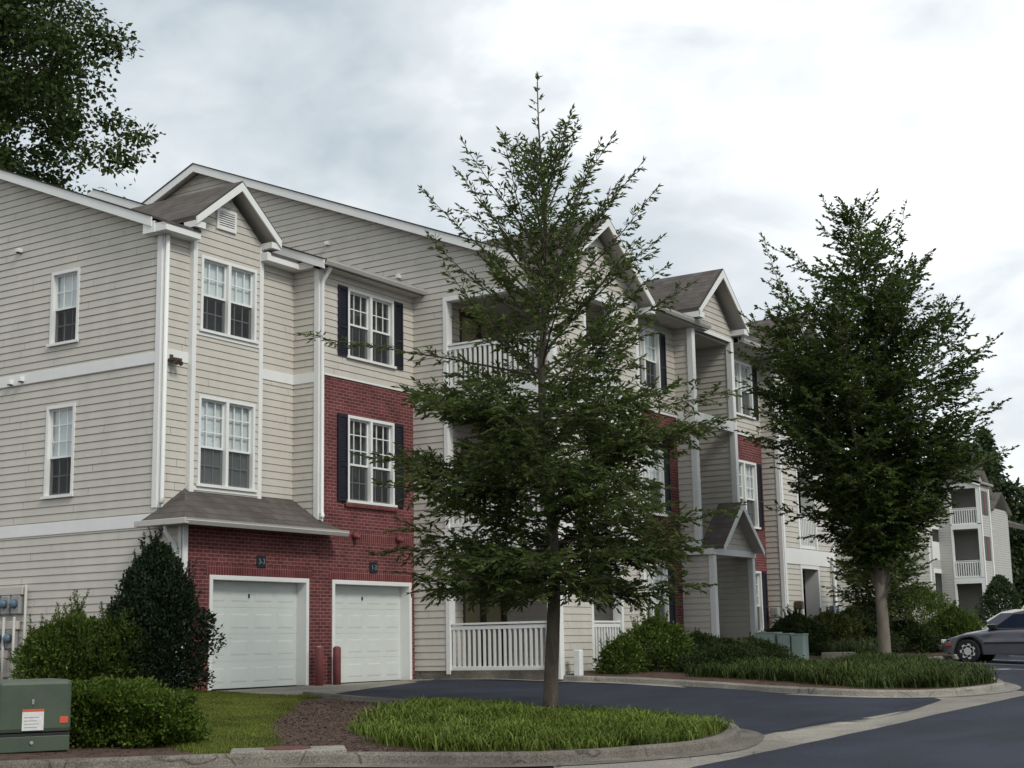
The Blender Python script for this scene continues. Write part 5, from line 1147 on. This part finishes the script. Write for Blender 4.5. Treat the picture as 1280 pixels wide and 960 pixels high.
# bollards
for x, y, lb in ((3.70, -.97, "dark red round bollard with pale worn top left of the brick pier"), (4.27, -.97, "dark red round bollard at the right garage door's left edge")):
    b = thing("bollard", lb, "bollard", (x, y, 0.0), "red bollards between the garage doors")
    mb = MB(); mb.tube([(x, y, -.1), (x, y, .74), (x, y, .775), (x, y, .79)], [.085, .085, .07, .03], 16); mb.build("post", BOLLR, b, smooth=True)
    if x < 4: mb = MB(); mb.tube([(x, y, .765), (x, y, .796)], [.074, .03], 14); mb.build("worn_cap", mat("worn_paint", (.5, .4, .38), .6, .2, 9), b, smooth=True)
b = thing("bollard", "white square bollard at the patio corner by the planted bed", "bollard", (7.55, -4.95, Gz(7.55, -4.95)))
mb = MB(); mb.box(7.47, 7.63, -5.03, -4.87, -.15, .62); mb.build("post", WHITE, b, bevel=.02)
# utility pedestals
for i, (x, y, hx, hy, lb) in enumerate(((14.5, -6.40, .26, .26, "leftmost of three pale green utility pedestals in the bed, the widest"), (14.4, -6.90, .17, .16, "middle one of three pale green utility pedestals in the bed"), (14.4, -7.26, .17, .16, "rightmost of three pale green utility pedestals in the bed"))):
    z = Gz(x, y) + .08; t = thing("utility_pedestal", lb, "utility box", (x, y, z), "pale green utility pedestals")
    mb = MB(); mb.box(x - hx, x + hx, y - hy, y + hy, z - .1, z + .62); mb.build("cabinet_body", PEDG, t, bevel=.015)
    mb = MB(); mb.box(x - hx - .01, x + hx + .01, y - hy - .01, y + hy + .01, z + .621, z + .66); mb.build("lid", PEDG, t, bevel=.01)
    mb = MB(); mb.box(x - hx - .012, x - hx - .002, y - hy + .03, y + hy - .03, z + .08, z + .57); mb.build("door", PEDG, t)
ps = thing("concrete_pad", "small concrete pad beside the pale green pedestals", "concrete pad", (14.9, -8.0, Gz(14.9, -8.0)))
mb = MB(); mb.box(14.5, 15.3, -8.35, -7.75, 0.05, .42); mb.build("pad_block", CONC, ps, bevel=.02)
# electric meter bank on the left wall
for i, (z, y0, lb) in enumerate(((1.62, 3.72, "upper row of bluish electric meters in white frame on the siding"), (.92, 3.86, "middle row of bluish electric meters in white frame on the siding"), (.34, 4.1, "lowest row of electric meters near the ground at left edge"))):
    t = thing("meter_bank", lb, "electric meters", (0, y0, z), "electric meter rows on the left wall")
    mb = MB(); mb.box(-.14, -.02, y0 - .02, y0 + 1.6, z + .33, z + .50); mb.build("meter_channel", SOFFIT, t, bevel=.01)
    for k in range(4):
        y = y0 + .16 + k * .32
        mb = MB(); mb.box(-.16, -.02, y - .13, y + .13, z - .06, z + .32); s_ = mb.build("meter_socket", GREYM, t, bevel=.02)
        mb = MB(); mb.tube([(-.16, y, z + .15), (-.24, y, z + .15), (-.27, y, z + .15)], [.095, .09, .06], 14); mb.build("meter_dial", METERB, s_, smooth=True)
for y, z1, lb in ((3.62, 2.15, "tall white conduit pipe at the right end of the meters"), (3.80, 1.5, "shorter white conduit pipe between the meter rows"), (4.12, 1.5, "white conduit pipe in front of the lower meters")):
    t = tag(MB().build("conduit_pipe", WHITE) if False else (lambda m: (m.tube([(-.10 - (.12 if z1 < 2 else 0), y, 0.0), (-.10 - (.12 if z1 < 2 else 0), y, z1)], .028, 8), m.build("conduit_pipe", GUTTER, smooth=True))[1])(MB()), lb, "pipe", "white conduits on the left wall")
# gas meters on the far patio block
for i, (x, y, z, lb) in enumerate(((19.95, -4.33, 1.55, "grey gas meter on the siding left of the white corner board"), (20.75, -4.75, 1.72, "small dark gas regulator left of the dark patio opening"))):
    t = thing("gas_meter", lb, "gas meter", (x, y, z))
    mb = MB(); mb.box(x - .1, x + .1, y - .12, y + .12, z - .12, z + .12); mb.build("meter_body", GREYM if i == 0 else BRONZE, t, bevel=.03)
    mb = MB(); mb.tube([(x, y, z - .12), (x, y, z - 1.0)], .025, 6); mb.tube([(x, y - .1, z - .1), (x, y - .1, z - 1.0)], .025, 6); mb.build("pipe", GREYM, t, smooth=True)
t = thing("meter_box", "blue-grey meter box low on the siding right of the dark patio opening", "meter box", (23.9, -4.7, 1.3))
mb = MB(); mb.box(23.6, 24.0, -4.75, -4.61, .9, 1.75); mb.build("box_body", METERB, t, bevel=.02); mb = MB(); mb.tube([(23.8, -4.68, 1.75), (23.8, -4.68, 3.2)], .03, 6); mb.build("pipe", GREYM, t, smooth=True)

# ================================================================== CARS
def car(name, label, loc, rotz, paint, L=4.65, hw=.86, belt=.90, roof=1.40, base=.22, suv=False, roofpaint=None):
    T = thing(name, label, "car", loc, "cars in the parking bay"); T.rotation_euler = (0, 0, rotz); K = dict(loc=(0, 0, 0))
    yf, yr = L * .335, -L * .27; wr = .315 if not suv else .35
    ys = sorted(set([-L / 2, -L / 2 + .06, -L / 2 + .25, L / 2 - .7, L / 2 - .35, L / 2 - .12, L / 2 - .03, L / 2] + list(np.linspace(-L / 2 + .5, L / 2 - .9, 14)) + [c + k * .06 for c in (yf, yr) for k in range(-8, 9)]))
    def top(y):
        if y > L * .17: return float(np.interp(y, [L * .17, L * .36, L / 2 - .1, L / 2], [belt + .02, belt - .10, belt - .27, belt - .36]))
        if y < -L * .33: return float(np.interp(y, [-L / 2, -L / 2 + .1, -L * .33], [belt - .12, belt + (.02 if not suv else .0), belt + .05]))
        return belt + .03
    def hwid(y): return hw * float(np.interp(abs(y), [0, L * .38, L / 2 - .12, L / 2], [1, .985, .90, .74]))
    def bot(y):
        b = float(np.interp(y, [-L / 2, -L / 2 + .2, L / 2 - .3, L / 2], [.36, base, base, .30]))
        for c in (yf, yr):
            d = abs(y - c)
            if d < wr + .06: b = max(b, wr + math.sqrt(max(0, (wr + .06) ** 2 - d * d)))
        return b
    mb = MB(); rows = []
    for y in ys:
        w = hwid(y); t = top(y); b = min(bot(y), t - .12); m1 = b + (t - b) * .35; m2 = b + (t - b) * .75
        half_ = [(w * .93, b), (w, m1), (w * .985, m2), (w * .90, t - .015), (w * .5, t + .03), (0, t + .04)]
        ring = [(x, z) for x, z in half_] + [(-x, z) for x, z in half_[-2::-1]]
        rows.append([mb.pt((x, y, z)) for x, z in ring])
    for a, b in zip(rows, rows[1:]):
        for k in range(len(a) - 1): mb.f.append([a[k], a[k + 1], b[k + 1], b[k]]); mb.mi.append(0)
    mb.f.append(rows[0][::-1]); mb.f.append(rows[-1]); mb.mi += [0, 0]
    body = mb.build("body", paint, T, smooth=True, **K)
    mb = MB(); mb.box(-hw * .88, hw * .88, -L / 2 + .2, L / 2 - .2, base + .02, base + .4)
    mb.build("underbody", BLACKP, T, **K)
    # cabin
    if suv: prof = [(L * .20, belt), (L * .11, roof - .03), (L * .05, roof), (-L * .44, roof - .02), (-L * .485, belt)]
    else: prof = [(L * .22, belt), (L * .075, roof - .05), (L * .02, roof - .005), (-L * .13, roof), (-L * .20, roof - .04), (-L * .37, belt + .03)]
    mb = MB(); wl = hw * .93; wt = hw * .70
    W = lambda z: wl + (wt - wl) * (z - belt) / (roof - belt)
    lf = [mb.pt((-W(z), y, z)) for y, z in prof]; ct = [mb.pt((0, y, z + (.03 if z > belt + .2 else 0))) for y, z in prof]; rg = [mb.pt((W(z), y, z)) for y, z in prof]
    for i in range(len(prof) - 1):
        mb.f.append([lf[i], lf[i + 1], ct[i + 1], ct[i]]); mb.f.append([ct[i], ct[i + 1], rg[i + 1], rg[i]]); mb.mi += [0, 0]
    mb.f.append(lf[::-1]); mb.f.append(rg); mb.mi += [0, 0]
    mb.build("cabin", roofpaint or paint, T, **K)
    CG = MATS.get("car_glass") or mat("car_glass", (.018, .025, .045), .06, .1, 2, spec=.8)
    CG2 = CG
    zlo, zhi = belt + .03, roof - .09
    def yb(z, front):
        q = prof[:2] if front else prof[-2:][::-1]
        (y0, z0), (y1, z1) = q[0], q[1]; return y0 + (y1 - y0) * (z - z0) / (z1 - z0)
    a0, a1 = yb(zlo, True) - .12, yb(zhi, True) - .06; c0, c1 = yb(zlo, False) + .14, yb(zhi, False) + .10; mid = -.28
    for sx in (-1, 1):
        for y0b, y0t, y1b, y1t in ((a0, a1, mid + .04, mid + .04), (mid - .04, mid - .04, c0, c1)):
            mb = MB(); q = [(sx * (W(zlo) + .006), y0b, zlo), (sx * (W(zlo) + .006), y1b, zlo), (sx * (W(zhi) + .006), y1t, zhi), (sx * (W(zhi) + .006), y0t, zhi)]
            mb.face(q); mb.build("window", CG, T, **K)
        mb = MB(); mb.box(sx * (hw + .02), sx * (hw + .16), L * .155, L * .20, belt + .0, belt + .13); mb.build("mirror", BLACKP, T, bevel=.03, **K)
        mb = MB(); mb.box(sx * (hw - .02), sx * (hw + .018), -.12, .05, belt - .16, belt - .13); mb.build("door_handle", BLACKP, T, bevel=.008, **K)
        mb = MB(); mb.box(sx * (hw * .955), sx * (hw + .012), -L * .24, L * .24, .50, .545); mb.build("side_moulding", BLACKP, T, **K)
        mb = MB(); mb.box(sx * (hw * .86), sx * (hw * .95 + .004), L / 2 - .33, L / 2 - .17, .47, .535); mb.build("side_marker", mat("marker_red", (.45, .06, .03), .3, .1, 5), T, **K)
        mb = MB(); mb.box(sx * .45, sx * .72, L / 2 - .10, L / 2 - .02, .53, .64); mb.build("headlight", mat("lamp_glass", (.5, .52, .52), .1, .05, 4), T, bevel=.02, **K)
        for yc in (yf, yr):
            mb = MB(); mb.tube([(sx * (hw - .21), yc, wr), (sx * (hw - .20), yc, wr), (sx * (hw - .02), yc, wr), (sx * (hw - .005), yc, wr)], [wr - .05, wr, wr, wr - .03], 24)
            wh = mb.build("wheel", BLACKP, T, smooth=False, **K)
            mb = MB(); mb.tube([(sx * (hw - .012), yc, wr), (sx * (hw + .004), yc, wr)], [.165, .155], 20)
            for k in range(7):
                an = k * 2 * math.pi / 7; dy, dz = math.cos(an), math.sin(an); py, pz = -dz, dy
                q = [(sx * (hw + .004), yc + dy * .10 + py * .05, wr + dz * .10 + pz * .05), (sx * (hw + .004), yc + dy * .205 + py * .035, wr + dz * .205 + pz * .035), (sx * (hw + .004), yc + dy * .205 - py * .035, wr + dz * .205 - pz * .035), (sx * (hw + .004), yc + dy * .10 - py * .05, wr + dz * .10 - pz * .05)]
                mb.prism(q, (-sx * .02, 0, 0))
            mb.build("hubcap", mat("hubcap_silver", (.55, .56, .57), .35, .05, 4), wh)
    mb = MB(); mb.face([(-W(zlo) + .1, yb(zlo, True) + .012, zlo), (W(zlo) - .1, yb(zlo, True) + .012, zlo), (W(zhi) - .08, yb(zhi, True) + .012, zhi + .01), (-W(zhi) + .08, yb(zhi, True) + .012, zhi + .01)]); mb.build("windscreen", CG, T, **K)
    mb = MB(); mb.box(-hw * .86, hw * .86, L / 2 - .16, L / 2 + .05, .34, .50); mb.build("bumper", mat("bumper_grey", (.06, .06, .065), .5, .1, 4), T, bevel=.04, **K)
    return T
SILVER = mat("silver_car_paint", (.165, .168, .20), .32, .04, 2, metal=.35, coat=.5); CWHITE = mat("white_car_paint", (.7, .71, .7), .3, .03, 2, coat=.5); TAN = mat("tan_roof_paint", (.58, .47, .30), .5, .06, 3)
car("sedan_car", "silver-grey sedan parked nose-in beside the hedge", (20.75, -11.35, Gz(20.75, -10.6) + .0), 0, SILVER, belt=.88, roof=1.36)
car("sedan_car", "white car mostly hidden behind the silver sedan's windscreen", (26.9, -9.45, Gz(26.9, -9.0) + .0), 0, CWHITE, belt=.86, roof=1.30)
car("suv_car", "tall vehicle with tan roof behind the silver sedan", (31.5, -9.25, Gz(31.3, -8.6) + .01), 0, CWHITE, L=4.5, hw=.9, belt=.95, roof=1.55, suv=True, roofpaint=TAN)
print("LEAVES", n_oak, n_zel)
